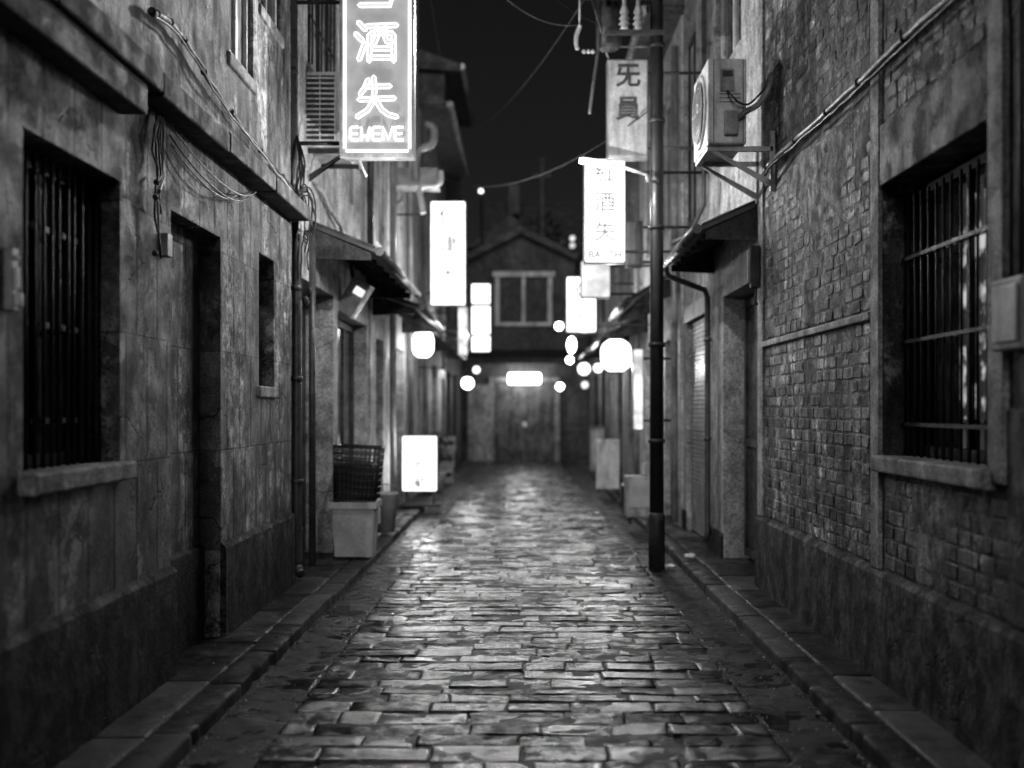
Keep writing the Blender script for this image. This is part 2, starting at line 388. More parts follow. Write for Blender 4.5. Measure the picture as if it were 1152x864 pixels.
# road: courses of irregular setts
rd = random.Random(3); mb = MB(); y = 1.6; row = 0
gut = 1.14
while y < 31:
    h = rd.uniform(.13, .21); x = -gut+.004; off = 0
    det = y < 13
    while x < gut-.02:
        w = rd.choice([rd.uniform(.2, .34), rd.uniform(.28, .52), rd.uniform(.22, .42)])
        if row % 2 and x < -gut+.05: w *= .6
        x1 = min(gut-.004, x+w)
        if gut-x1 < .12: x1 = gut-.004
        yy = y+rd.uniform(-.004, .004)
        slab(mb, x+.0015, x1-.0015, yy+.002, yy+h-.002, 0, rd, edge=.002, tilt=.005, rough=.0022, nx=11 if det else 3, ny=6 if det else 2, jit=.007)
        x = x1
    y += h; row += 1
road = struct(mb.build('road', 'stone'))
mb = MB(); nx, ny = 90, 1000     # bed between the setts
vv = [[mb.bm.verts.new((-1.5+3*i/nx, 1.2+30*j/ny, -.0032+.006*hz(-1.5+3*i/nx, 1.2+30*j/ny, 3)+.006*hz(-1.5+3*i/nx, 1.2+30*j/ny, 11)+.004*hz(-1.5+3*i/nx, 1.2+30*j/ny, 30))) for i in range(nx+1)] for j in range(ny+1)]
for j in range(ny):
    for i in range(nx):
        f = mb.bm.faces.new((vv[j][i], vv[j][i+1], vv[j+1][i+1], vv[j+1][i])); f.smooth = True
struct(mb.build('road_bed', 'grout'))
mb = MB()
for s in (-1, 1):
    y = 1.6
    while y < 30.5:
        l = rd.uniform(.7, 1.15)
        xa, xb = sorted((s*(gut+.006), s*1.462))
        slab(mb, xa, xb, y+.002, y+l-.002, -.006, rd, edge=.002, tilt=.002, rough=.003, nx=5, ny=8 if y < 13 else 2, jit=.002)
        y += l
struct(mb.build('gutter', 'gutter'))
def kerbline(s, y0, y1, zt, wk=.17):
    mb = MB(); y = y0
    while y < y1:
        l = min(rd.uniform(.55, 1.35), y1-y+.001); dz = rd.uniform(-.009, .006); dx = rd.uniform(-.007, .007)
        ny = max(2, int(l/.035)) if y < 14 else 3
        prof = [(0, -.06), (.001, zt-.022), (.004, zt-.006), (.012, zt-.001), (wk*.5, zt+.001), (wk-.012, zt), (wk-.004, zt-.006), (wk, -.05)]
        chips = [(rd.uniform(0, l), rd.uniform(.02, .06), rd.uniform(.008, .022)) for _ in range(rd.randint(1, 3))]
        rows = []
        for j in range(ny+1):
            yy = y+.003+(l-.006)*j/ny; e = 1 if j in (0, ny) else 0; row = []
            ck = sum(c[2]*math.exp(-((yy-y-c[0])/c[1])**2) for c in chips)
            for k, (u, z) in enumerate(prof):
                n1 = noise.noise(Vector((yy*14, k*1.7, s*5)))*.004
                w_ = 1 if k in (1, 2, 3) else .15
                row.append(mb.bm.verts.new((s*(1.47+u+dx+(n1+ck)*w_*(k < 4)), yy+e*(.004 if j == 0 else -.004)*(k in (3, 4, 5)), z+dz+(n1-ck)*w_-(.005 if e and k > 1 else 0))))
            rows.append(row)
        for j in range(ny):
            for k in range(len(prof)-1):
                f = mb.bm.faces.new((rows[j][k], rows[j][k+1], rows[j+1][k+1], rows[j+1][k])); f.smooth = True
        mb.bm.faces.new(rows[0]); mb.bm.faces.new(rows[-1][::-1])
        y += l
    return mb
def paveline(s, y0, y1, zt, wk=.17):
    mb = MB(); y = y0
    while y < y1:
        l = min(rd.uniform(.55, 1.1), y1-y+.001); xa, xb = sorted((s*(1.475+wk), s*(W+.3)))
        slab(mb, xa, xb, y+.003, y+l-.003, zt+.002, rd, edge=.006, tilt=.005, rough=.005, nx=5, ny=7 if y < 13 else 3, jit=.003)
        y += l
    return mb
struct(kerbline(-1, 1.2, 15.8, .075).build('kerb', 'kerb')); struct(paveline(-1, 1.2, 15.8, .075).build('pavement', 'pave'))
struct(kerbline(1, 1.2, 30.6, .075).build('kerb', 'kerb')); struct(paveline(1, 1.2, 30.6, .075).build('pavement', 'pave'))
mb = MB()
y = 15.82
while y < 30.6:
    l = rd.uniform(.5, .9); slab(mb, -W-.3, -1.475, y, y+l-.01, .012, rd, nx=4, ny=3); y += l
struct(mb.build('pavement', 'pave'))

mb = MB(); rr = random.Random(21)
for k in range(5000):
    y = 3.6+rr.random()**1.5*9; x = rr.choice([rr.uniform(-1.45, 1.45), rr.gauss(1.13, .02), rr.gauss(-1.13, .02), rr.gauss(1.45, .012), rr.gauss(-1.45, .012)])
    if abs(x) > 1.46 or (abs(x) < 1 and noise.noise(Vector((x*1.6, y*1.6, 3))) < -.02): continue
    r_ = rr.uniform(.0016, .0045)*(2.2 if rr.random() < .06 else 1); z = .001
    p = [mb.bm.verts.new((x+r_*rr.uniform(.6, 1.3)*math.cos(a+rr.random()), y+r_*rr.uniform(.6, 1.3)*math.sin(a+rr.random()), z-.003)) for a in (0, 1.57, 3.14, 4.71)]
    q = mb.bm.verts.new((x, y, z+r_*rr.uniform(.7, 1.5)))
    for i in range(4): mb.bm.faces.new((p[i], p[(i+1) % 4], q))
for k in range(1500):
    s_ = rr.choice((-1, 1)); y = 3.8+rr.random()**1.4*8; x = s_*rr.choice((rr.uniform(1.5, 1.88), rr.gauss(1.645, .01), rr.gauss(1.87, .015))); r_ = rr.uniform(.0012, .003)*(3 if rr.random() < .03 else 1); z = .078
    p = [mb.bm.verts.new((x+r_*math.cos(a), y+r_*math.sin(a), z-.004)) for a in (0, 1.57, 3.14, 4.71)]; q = mb.bm.verts.new((x, y, z+r_))
    for i in range(4): mb.bm.faces.new((p[i], p[(i+1) % 4], q))
gr_ = mb.build('grit', 'grit'); gr_['kind'] = 'stuff'; gr_['label'] = 'wet grit and small leaf crumbs scattered over the setts and gutters'

# ================================================================== LEFT NEAR BUILDING
A = thing('plaster_building', 'near plaster building on the left with a barred window, walled-up doorway and ledge', 'building')
opsA = [(4.04, 5.01, 1.24, 2.57, .24), (5.73, 6.67, .0, 2.57, .13), (7.63, 8.09, 1.66, 2.62, .3)]
facade(-1, -3, 8.67, -.1, 3.05, opsA).build('wall', 'wallA', A)
opsU = [(6.87, 7.47, 3.79, 5.2, .1), (7.68, 8.32, 4.40, 5.9, .1), (3.2, 4.4, 3.9, 5.4, .1)]
facade(-1, -3, 8.67, 3.17, 9.5, opsU).build('upper_wall', 'wallA_up', A)
mb = plinth(-1, [(-3, 5.73), (6.67, 8.675)]); mb2 = mb
x0, x1 = X(-1, .132), X(-1, .10); mb.prism([(x0, -.02), (x0, .66), (x1, .64), (x1, -.02)], 1, 5.733, 6.667)
mb.build('plinth', 'plinth', A)
mb = MB()       # ledge, built from lengths with uneven edges
y = -3
while y < 8.7:
    l = min(1.17, 8.70-y); dz = rd.uniform(-.006, .006); dx = rd.uniform(-.006, .006)
    mb.bbox(-W-.05, -1.75+dx, y+.002, y+l-.002, 3.03+dz, 3.15+dz, .012); y += l
mb.box(-W-.1, -1.84, -3, 8.69, 3.14, 3.2)
mb.bbox(-W-.04, -1.775, -3, 5.03, 2.885, 3.028, .01)
mb.build('ledge', 'ledge', A)
w = window(A, -1, 4.06, 4.99, 1.26, 2.55, .2, mull=1, sill=.07)
bars(w, -1, 4.06, 4.99, 1.25, 2.55, .09, 12, (1.45, 1.85, 2.25), .009, 2)
window(A, -1, 7.64, 8.08, 1.67, 2.61, .24, mull=0, sill=.03)
window(A, -1, 6.88, 7.46, 3.80, 5.19, .08, 'curtain', 1, 'white', .02)
window(A, -1, 7.69, 8.31, 4.41, 5.89, .08, 'glass', 1, 'white', .02)
window(A, -1, 3.21, 4.39, 3.91, 5.39, .08, 'glass', 1, 'white', .02)
# surround of the walled-up doorway's lintel and the pilaster beside the pipe
# drainpipe at the corner
yp = 8.86
pipe_run(A, spline([(-1.93, yp, 9.4), (-1.93, yp, 6), (-1.93, yp, 3.6), (-1.93, yp, 3.35), (-1.90, yp-.03, 3.2), (-1.885, yp-.04, 3.0), (-1.885, yp-.03, 2.9), (-1.885, yp-.03, 2.2), (-1.885, yp-.03, .4), (-1.88, yp-.03, .2), (-1.86, yp-.05, .14)], 5), .042,
         clips=[(-1.93, yp, 5.2), (-1.93, yp, 4.3), (-1.885, yp-.03, 2.5), (-1.885, yp-.03, 1.75), (-1.885, yp-.03, .9)])
# ------------------ conduit and loose wires on the left wall
cb = thing('power_conduit', 'thick dark armoured cable running down along the ledge on the left wall', 'cable', (-1.87, 5.4, 3.9))
pa = [P(172, 12, 5.45)-Vector((.0, 0, 0)), P(190, 22, 5.5), P(212, 55, 5.8), P(245, 110, 6.35), P(290, 172, 7.2), P(322, 208, 8.0), P(345, 232, 8.75)]
pa = [Vector((-1.86, p.y, p.z)) for p in pa]
pa = [Vector((-1.86, 1.86*F/(590-px), 1.5+(460-py)/F*(1.86*F/(590-px)))) for px, py in ((172, 14), (190, 24), (212, 52), (245, 105), (290, 165), (322, 204), (344, 232))]
sp = spline(pa, 12); MB().tube(wiggle(sp, .012, 1, 6), .014, 8).build('sheath', 'cable', cb)
MB().tube(wiggle([p+Vector((.012, 0, -.03)) for p in sp], .016, 5, 5), .007, 6).build('thin_wire', 'cable_l', cb)
mb = MB()
for i in range(4, len(sp)-2, 9): mb.lathe([(.02, -.012), (.022, 0), (.02, .012)], sp[i], 10, 'y')
mb.lathe([(.012, -.03), (.022, -.02), (.022, .02), (.012, .03)], sp[0], 10, 'y'); mb.build('clip', 'iron', cb)
def LW(px, py, off=.03):     # a point on the left wall plane
    x = W-off; Y = x*F/(590-px); return Vector((-x, Y, 1.5+(460-py)/F*Y))
def RW(px, py, off=.03):
    x = W-off; Y = x*F/(px-590); return Vector((x, Y, 1.5+(460-py)/F*Y))
hb = thing('wire_bundle', 'bundle of wires hanging down the left wall below the ledge beside the doorway', 'cable', LW(182, 200))
mb = MB()
for k, (dx, py1) in enumerate(((-6, 262), (-3, 228), (0, 290), (3, 240), (6, 200))):
    mb.tube(wiggle(spline([LW(180+dx*.6, 128), LW(178+dx, 160, .04), LW(180+dx*.5, 195, .045), LW(177+dx*.3, 215, .05), LW(180+dx*.6, py1, .035)], 8), .012, k*3, 12), .006, 6)
mb.build('wires', 'cable', hb)
mb = MB()
for py in (205, 222, 214, 285): mb.ball(LW(177+random.uniform(-3, 3), py, .05), .016, 10)
mb.build('connector', 'black', hb)
q = LW(184, 276, .0); MB().bbox(-W-.001, -W+.035, q.y-.04, q.y+.04, q.z-.06, q.z+.06, .006).build('terminal_box', 'metal', hb)
for k, (a, sg, bpt, m_) in enumerate((((191, 140), .30, (288, 216), 'cable_l'), ((191, 152), .34, (284, 217), 'cable'), ((192, 162), .30, (270, 214), 'cable_l'))):
    a_ = LW(*a, .03); b_ = LW(*bpt, .03)
    pts = catenary(a_, b_, sg*.5, 20); pts = [p+Vector((.05*math.sin(math.pi*i/20), 0, 0)) for i, p in enumerate(pts)]
    tag(MB().tube(pts, .005, 6).build('loose_wire', m_), ['pale wire sagging under the ledge, the longest of the three on the left wall', 'dark wire sagging lowest below the ledge on the left wall', 'shorter pale wire sagging below the ledge on the left wall'][k], 'wire')
# tangle at the corner by the pipe
tg = thing('cable_tangle', 'tangle of cables hanging at the corner beside the drainpipe on the left', 'cable', (-1.72, 8.75, 3.1))
mb = MB(); rr = random.Random(11)
for k in range(7):
    x, y = -1.80+rr.uniform(-.02, .08), 8.72+rr.uniform(-.05, .06)
    z1 = rr.uniform(2.35, 2.9)
    mb.tube(wiggle(spline([(-1.84, 8.6, 3.22+rr.uniform(-.02, .04)), (x+.02, y, 3.25+rr.uniform(-.05, .08)), (x+rr.uniform(.02, .08), y, 3.0), (x+rr.uniform(-.04, .03), y, (z1+3)/2), (x, y, z1)], 8), .02, k*5, 7), .0065, 6)
mb.build('loops', 'cable', tg)
mb = MB(); mb.ball((-1.79, 8.72, 2.38), .03, 12, 1.6); mb.ball((-1.76, 8.74, 2.46), .022, 12, 1.8); mb.build('connector', 'black', tg)
mb = MB()
for k in range(5):
    mb.tube(wiggle(spline([(-1.88, 8.84, 3.75), (-1.86+k*.012, 8.78, 3.5), (-1.88+k*.014, 8.78, 3.3), (-1.84+k*.01, 8.76, 3.12)], 8), .015, 40+k, 9), .008, 6)
mb.build('risers', 'cable', tg)
# meter plate far left
m_ = thing('door_intercom', 'small pale intercom panel on the left wall nearer than the barred window', 'intercom', (-1.88, 3.92, 2.0))
MB().bbox(-W-.002, -W+.03, 3.89, 3.945, 1.86, 2.09, .006).build('plate', 'metal', m_)
MB().bbox(-W+.03, -W+.042, 3.9, 3.935, 1.94, 2.02, .004).build('speaker_panel', 'white', m_)
MB().lathe([(.012, 0), (.012, .012), (.006, .016)], (-W+.03, 3.917, 2.055), 12, 'x').build('button', 'white', m_)
MB().bbox(-W+.03, -W+.055, 3.9, 3.935, 1.875, 1.925, .006).build('latch', 'white', m_)

# ================================================================== RIGHT NEAR BUILDING (brick)
Cb = thing('brick_building', 'near brick building on the right with a barred window and concrete strips', 'building')
opsC = [(4.33, 5.64, 1.24, 2.68, .26)]
facade(1, -3, 8.62, -.1, 9.5, opsC+[(5.0, 5.9, 4.0, 5.4, .15)]).build('wall', 'wallC', Cb)
plinth(1, [(-3, 8.625)], .64, -.04).build('plinth', 'plinth', Cb)
def cover(y, z): return noise.noise(Vector((y*1.1, z*1.1, 5)))+.5*noise.noise(Vector((y*3.3, z*3.3, 2)))
def brickwork(regions, bl=.15, bh=.078, mo=.011):
    rr = random.Random(5); mb = MB(); mm = MB()
    for y0, y1, z0, z1, cov in regions:
        n = max(1, round((z1-z0)/bh)); bhh = (z1-z0)/n
        for j in range(n):
            y = y0-(bl*.5 if j % 2 else 0)+rr.uniform(-.02, .02); z = z0+j*bhh
            while y < y1-.02:
                l = bl*rr.choice((rr.uniform(.8, 1.1), rr.uniform(.9, 1.6))); a, b = max(y, y0), min(y+l, y1); y += l
                if b-a < .04: continue
                if rr.random() < .03: continue
                pr = .006+rr.uniform(-.003, .003)
                a += mo/2; b -= mo/2; za, zb = z+mo/2, z+bhh-mo/2
                o8 = []
                def jj(): return rr.uniform(-.006, .006)
                ring0 = [(a+jj()*.5, za+jj()*.5), (b+jj()*.5, za+jj()*.5), (b+jj()*.5, zb+jj()*.5), (a+jj()*.5, zb+jj()*.5)]
                # eight-sided worn face: corners cut
                cut = [rr.uniform(.004, .018) for _ in range(4)]
                pts = [(a+cut[0], za+jj()*.4), ((a+b)/2, za+jj()*.7), (b-cut[1], za+jj()*.4), (b+jj()*.4, za+cut[1]), (b+jj()*.4, zb-cut[2]), (b-cut[2], zb+jj()*.4), ((a+b)/2, zb+jj()*.7), (a+cut[3], zb+jj()*.4), (a+jj()*.4, zb-cut[3]), (a+jj()*.4, za+cut[0])]
                cy, cz = (a+b)/2, (za+zb)/2
                o = [mb.bm.verts.new((W+.01, p[0], p[1])) for p in pts]
                md = [mb.bm.verts.new((W-pr+.004, p[0], p[1])) for p in pts]
                k = .005
                inn = [mb.bm.verts.new((W-pr+rr.uniform(-.0015, .0015), p[0]+(k if p[0] < cy else -k)*(abs(p[0]-cy) > .02), p[1]+(k if p[1] < cz else -k))) for p in pts]
                q = len(pts)
                for i in range(q):
                    i2 = (i+1) % q
                    mb.bm.faces.new((o[i], o[i2], md[i2], md[i])); mb.bm.faces.new((md[i], md[i2], inn[i2], inn[i]))
                mb.bm.faces.new(inn)
        ny = int((y1-y0)/.02); nz = int((z1-z0)/.02)
        vs = [[None]*(nz+1) for _ in range(ny+1)]
        for i in range(ny+1):
            for j in range(nz+1):
                yy = y0+(y1-y0)*i/ny; zz = z0+(z1-z0)*j/nz
                c_ = cover(yy, zz)+cov; pr = .003+.009*max(0, min(1, (c_+.05)/.5))+.004*noise.noise(Vector((yy*14, zz*14, 0)))+.003*noise.noise(Vector((yy*31, zz*31, 7)))
                if i in (0, ny) or j in (0, nz): pr = -.004
                vs[i][j] = mm.bm.verts.new((W-pr, yy, zz))
        for i in range(ny):
            for j in range(nz):
                f = mm.bm.faces.new((vs[i][j], vs[i+1][j], vs[i+1][j+1], vs[i][j+1])); f.smooth = True
    b = mb.build('brickwork', 'brick', Cb); mm.build('pointing', 'mortar', b)
brickwork([(5.84, 8.40, .66, 1.98, -.42), (5.84, 8.40, 2.04, 3.22, -.02), (5.84, 8.40, 3.46, 6.4, -.15),
           (3.55, 5.62, .66, 1.14, -.30), (3.7, 5.62, 3.02, 3.9, -.18)])
mb = MB()
sbox(mb, 1, -.022, .01, 5.66, 5.80, .645, 9.4, .008)
sbox(mb, 1, -.020, .01, 8.44, 8.615, .645, 9.4, .008)
sbox(mb, 1, -.026, .01, 4.18, 4.325, 1.2, 9.4, .008)
mb.build('pilaster_strip', 'trim', Cb)
mb = MB(); sbox(mb, 1, -.030, .01, 5.81, 8.43, 1.985, 2.03, .008); mb.build('string_course', 'trim', Cb)
mb = MB(); sbox(mb, 1, -.012, .01, 3.0, 4.17, .66, 1.5, .006); mb.build('render_patch', 'wallC', Cb)
mb = MB(); sbox(mb, 1, -.018, .01, 4.33, 5.655, 2.68, 3.0, .008); mb.build('lintel', 'wallC', Cb)
w = w0 = window(Cb, 1, 4.35, 5.62, 1.26, 2.66, .22, mull=1, sill=.06)
bars(w, 1, 4.36, 5.61, 1.25, 2.60, .10, 13, (1.42, 1.85, 2.28), .008, 4, True)
window(Cb, 1, 5.02, 5.88, 4.02, 5.38, .12, mull=1)
cd = thing('wall_conduit', 'long steel conduit running along the right brick wall above the window', 'conduit', (1.86, 6, 3.35))
cpts = [RW(px, py, .05) for px, py in ((1150, -75), (1060, 3), (1000, 60), (960, 98), (930, 126), (900, 153), (868, 182), (858, 196))]
cs = [Vector((p.x, p.y, p.z)) for p in spline(cpts, 6)]
MB().tube(wiggle(cs, .006, 2, 4), .017, 10).build('tube', 'metal', cd)
MB().tube(wiggle([p+Vector((-.01, 0, -.045)) for p in cs], .014, 8, 5), .010, 8).build('cable', 'cable', cd)
mb = MB()
for i in range(3, len(cs)-2, 7): mb.lathe([(.022, -.015), (.025, 0), (.022, .015)], cs[i], 10, 'y')
mb.build('clamp', 'iron', cd)
gl_ = emis('reflection_glow', .25, 0)  # patchy emission imitating bright reflections on the window glass
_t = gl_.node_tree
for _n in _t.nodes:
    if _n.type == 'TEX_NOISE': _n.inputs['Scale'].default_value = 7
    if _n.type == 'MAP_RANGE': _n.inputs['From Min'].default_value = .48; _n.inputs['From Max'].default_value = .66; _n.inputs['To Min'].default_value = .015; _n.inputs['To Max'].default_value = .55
mb = MB(); sbox(mb, 1, .192, .197, 4.60, 4.95, 1.45, 2.5); sbox(mb, 1, .192, .197, 5.02, 5.13, 1.45, 2.5); mb.build('painted_reflection', gl_, w0)  # glowing panels added before the pane, posing as lights mirrored in it
jb = thing('junction_box', 'pale enamel junction box on the right wall beside the barred window', 'box', (1.88, 4.1, 1.8))
y0 = 1.87*F/(1152-590); MB().bbox(1.80, W+.002, 3.86, 4.12, 1.72, 1.99, .01).build('casing', 'signgrey', jb)
MB().bbox(1.79, 1.80, 3.89, 4.09, 1.75, 1.96, .003).build('cover', 'metal', jb)
MB().tube([(1.86, 3.99, 1.99), (1.86, 3.99, 2.6), (1.86, 3.99, 9)], .012).build('conduit', 'iron', jb)
wl = thing('wall_lamp', 'slim unlit wall lamp at the corner of the brick wall above the string course', 'lamp', (1.85, 8.5, 2.5))
MB().bbox(1.80, 1.875, 8.47, 8.53, 2.46, 2.80, .01).build('casing', 'iron', wl)
MB().bbox(1.775, 1.8, 8.478, 8.522, 2.5, 2.76, .006).build('diffuser', 'signgrey', wl)
MB().tube(spline([(1.85, 8.5, 2.46), (1.84, 8.5, 2.36), (1.86, 8.5, 2.33)], 4), .01).build('feed_wire', 'cable', wl)

# ================================================================== air conditioners
def fanunit(name, lab, x0, x1, y0, y1, z0, z1):
    t = thing(name, lab, 'air conditioner', ((x0+x1)/2, (y0+y1)/2, z0)); return t
ac = fanunit('air_conditioner', 'white outdoor air conditioner with a round fan on brackets on the right wall', 1.367, 1.667, 8.0, 8.66, 3.49, 4.13)
MB().bbox(1.375, 1.667, 8.0, 8.66, 3.49, 4.13, .014, 3).build('casing', 'white', ac)
mb = MB()
mb.lathe([(.24, -.012), (.275, -.02), (.285, 0)], (1.375, 8.34, 3.81), 36, 'x'); mb.build('fan_ring', 'white', ac)
mb = MB()
for k in range(6): mb.tube([(1.352, 8.34+(.03+.04*k)*math.cos(a*math.pi/16), 3.81+(.03+.04*k)*math.sin(a*math.pi/16)) for a in range(33)], .003, 5)
for k in range(8): mb.tube([(1.352, 8.34, 3.81), (1.352, 8.34+.25*math.cos(k*math.pi/4), 3.81+.25*math.sin(k*math.pi/4))], .003, 5)
mb.build('fan_guard', 'metal', ac)
MB().lathe([(.235, -.002), (.235, .0)], (1.353, 8.34, 3.81), 30, 'x').build('fan_opening', 'louvre', ac)
mb = MB(); mb.bbox(1.47, 1.575, 7.99, 8.0, 3.88, 4.05, .004); mb.build('service_panel', 'signgrey', ac)
MB().bbox(1.485, 1.56, 7.985, 7.992, 3.99, 4.035, .003).build('label_recess', 'louvre', ac)
MB().bbox(1.495, 1.60, 7.955, 8.0, 3.55, 3.73, .01).build('valve_cover', 'signgrey', ac)
mb = MB()
for xx in (1.42, 1.64): mb.box(xx-.003, xx+.003, 7.996, 8.0, 3.5, 4.12)
for k in range(3): mb.box(1.46, 1.62, 7.996, 8.0, 3.80+.03*k, 3.805+.03*k)
mb.build('panel_seam', 'louvre', ac)
mb = MB()
for yy in (8.08, 8.58):
    mb.box(1.38, 1.88, yy-.02, yy+.02, 3.45, 3.485); mb.prism([(1.42, 3.447), (1.46, 3.447), (1.885, 3.22), (1.885, 3.17)], 1, yy-.015, yy+.015); mb.box(1.86, 1.895, yy-.02, yy+.02, 3.15, 3.6)
mb.box(1.38, 1.42, 8.1, 8.56, 3.452, 3.482)
mb.build('bracket', 'metal', ac)
mb = MB()
mb.tube(spline([(1.52, 7.985, 3.88), (1.55, 7.93, 3.82), (1.60, 7.94, 3.78), (1.68, 7.97, 3.78), (1.80, 8.0, 3.9), (1.87, 8.02, 4.0)], 6), .008)
mb.build('power_lead', 'cable', ac)
mb = MB()
mb.tube(spline([(1.60, 7.97, 3.68), (1.66, 7.95, 3.72), (1.75, 7.98, 3.78), (1.83, 8.0, 3.9), (1.86, 8.03, 4.02)], 6), .022, 10)
mb.build('insulated_pipe', 'metal', ac)

aL = fanunit('air_conditioner', 'slatted air conditioner end beside the neon sign, on the left wall', -1.94, -1.6, 9.3, 10.05, 3.79, 4.45)
MB().bbox(-1.935, -1.60, 9.32, 10.05, 3.79, 4.45, .014, 3).build('casing', 'white', aL)
MB().box(-1.915, -1.65, 9.305, 9.318, 3.84, 4.41).build('coil', 'louvre', aL)
mb = MB()
for k in range(13): mb.box(-1.918, -1.648, 9.285, 9.304, 3.835+.045*k, 3.848+.045*k)
for xx in (-1.915, -1.78, -1.65): mb.box(xx-.004, xx+.004, 9.278, 9.284, 3.83, 4.42)
mb.build('grille', 'white', aL)
mb = MB()
mb.box(-1.95, -1.55, 9.36, 9.40, 3.75, 3.785); mb.box(-1.95, -1.55, 9.96, 10.0, 3.75, 3.785)
mb.prism([(-1.56, 3.745), (-1.6, 3.745), (-1.89, 3.5), (-1.89, 3.56)], 1, 9.365, 9.395)
mb.build('bracket', 'iron', aL)

# ================================================================== neon sign
def capsule_outline(pts, r, y, z0, x0, k=1.):
    """outline path around a thick stroke; pts in 2-D"""
    pts = [Vector(p) for p in pts]; n = len(pts); L_, R_ = [], []
    for i, p in enumerate(pts):
        d = (pts[min(i+1, n-1)]-pts[max(i-1, 0)]).normalized(); nn = Vector((-d.y, d.x)); L_.append(p+nn*r); R_.append(p-nn*r)
    d1 = (pts[-1]-pts[-2]).normalized(); d0 = (pts[0]-pts[1]).normalized()
    end = [pts[-1]+d1*r]; st = [pts[0]+d0*r]
    return [Vector((q.x, y, q.y)) for q in L_+end+R_[::-1]+st]
NY = 8.9
def np_(px, py): p = P(px, py, NY-.09); return (p.x, p.z)
ns = thing('neon_sign', 'tall neon shop sign with glowing outlined characters over EWEVE on the left', 'sign', (-1.23, NY, 3.62))
xl, _ = np_(385, 0); xr, _ = np_(464, 0); zb = P(0, 173, NY-.09).z
MB().bbox(xl-.01, xr+.01, NY-.07, NY+.09, zb-.02, 5.95, .012).build('housing', 'metal', ns)
mb = MB(); mb.box(xl-.015, xr+.015, NY-.12, NY-.072, zb-.035, zb-.002); mb.box(xl-.018, xl+.004, NY-.12, NY-.072, zb, 5.95); mb.box(xr-.004, xr+.018, NY-.12, NY-.072, zb, 5.95)
mb.build('frame', 'metal', ns)
MB().box(xl+.004, xr-.004, NY-.074, NY-.0705, zb, 5.94).build('back_panel', E['neonback'], ns)
mb = MB(); yy = NY-.10
a, b, c_ = xl+.022, xr-.022, zb+.022
mb.tube([(a, yy, 5.9), (a, yy, c_+.03), (a, yy, c_+.02)], .011, 8)
mb.tube([(b, yy, 5.9), (b, yy, c_+.03), (b, yy, c_+.02)], .011, 8)
mb.tube([(a+.012, yy, c_), (b-.012, yy, c_)], .011, 8)
mb.build('border_tube', E['neon'], ns)
def cp(x, y): return np_(380+x/9.6, y/9.6)          # first zoom
def c2(x, y): return np_(320+x/4.114, y/4.114)
jiu = [[(228, 248), (298, 322)], [(198, 372), (265, 442)], [(292, 478), (262, 560), (232, 645)], [(315, 288), (635, 275)],
       [(425, 300), (425, 400), (400, 460), (370, 490)], [(512, 300), (512, 400), (530, 452), (590, 455)],
       [(342, 660), (342, 385), (360, 362), (590, 362), (605, 385), (605, 660)], [(385, 530), (570, 530)], [(350, 625), (595, 625)]]
shi = [[(388, 372), (372, 410), (352, 436)], [(375, 402), (488, 400)], [(347, 462), (508, 456)],
       [(414, 360), (418, 420), (412, 468), (385, 512), (338, 542)], [(424, 462), (450, 508), (482, 532), (520, 542)]]
top = [[(240, 60), (570, 58), (580, -30), (590, -150)], [(300, -60), (560, -60)], [(330, -190), (330, -60)], [(330, -150), (540, -150)]]
mb = MB(); core = MB(); r_ = .0165
def stroke(pts, cf, w=None):
    q = [cf(*p) for p in pts]
    mb.tube([Vector((p[0], yy, p[1])) for p in []] or capsule_outline(q, w or r_, yy, 0, 0), .0056, 6, closed=True)
for st in jiu: stroke(st, cp)
for st in top: stroke(st, cp)
for st in shi: stroke(st, c2)
mb.build('character_tube', E['neon'], ns)
for st, cf in [(t_, cp) for t_ in jiu+top]+[(t_, c2) for t_ in shi]:
    q = [cf(*p) for p in st]; core.tube([Vector((p[0], yy+.012, p[1])) for p in q], .013, 6)
core.build('character_core', E['neonc'], ns)
mb = MB()
def L(*pts): mb.tube([Vector((c2(x, y)[0], yy, c2(x, y)[1])) for x, y in pts], .0095, 8)
def Eg(x): L((x+38, 590), (x+6, 590), (x, 598), (x, 642), (x+6, 650), (x+38, 650)); L((x+2, 620), (x+34, 620))
Eg(306); L((357, 590), (357, 652)); L((359, 632), (388, 632)); L((396, 590), (390, 618), (385, 652)); Eg(408)
L((456, 650), (456, 588), (482, 648), (502, 588)); Eg(512)
mb.build('word_tube', E['neon'], ns)
mb = MB()
mb.tube([(xl-.5, NY+.02, 4.9), (xl, NY+.02, 4.9)], .018); mb.tube([(xl-.5, NY+.02, 3.72), (xl, NY+.02, 3.72)], .018)
mb.build('bracket', 'iron', ns)
mb = MB(); mb.tube(spline([(-1.45, NY+.1, 3.6), (-1.40, NY+.1, 3.62), (-1.36, NY+.1, 3.52), (-1.33, NY+.1, 3.46)], 5), .01)
mb.build('feed_wire', 'cable_l', ns)

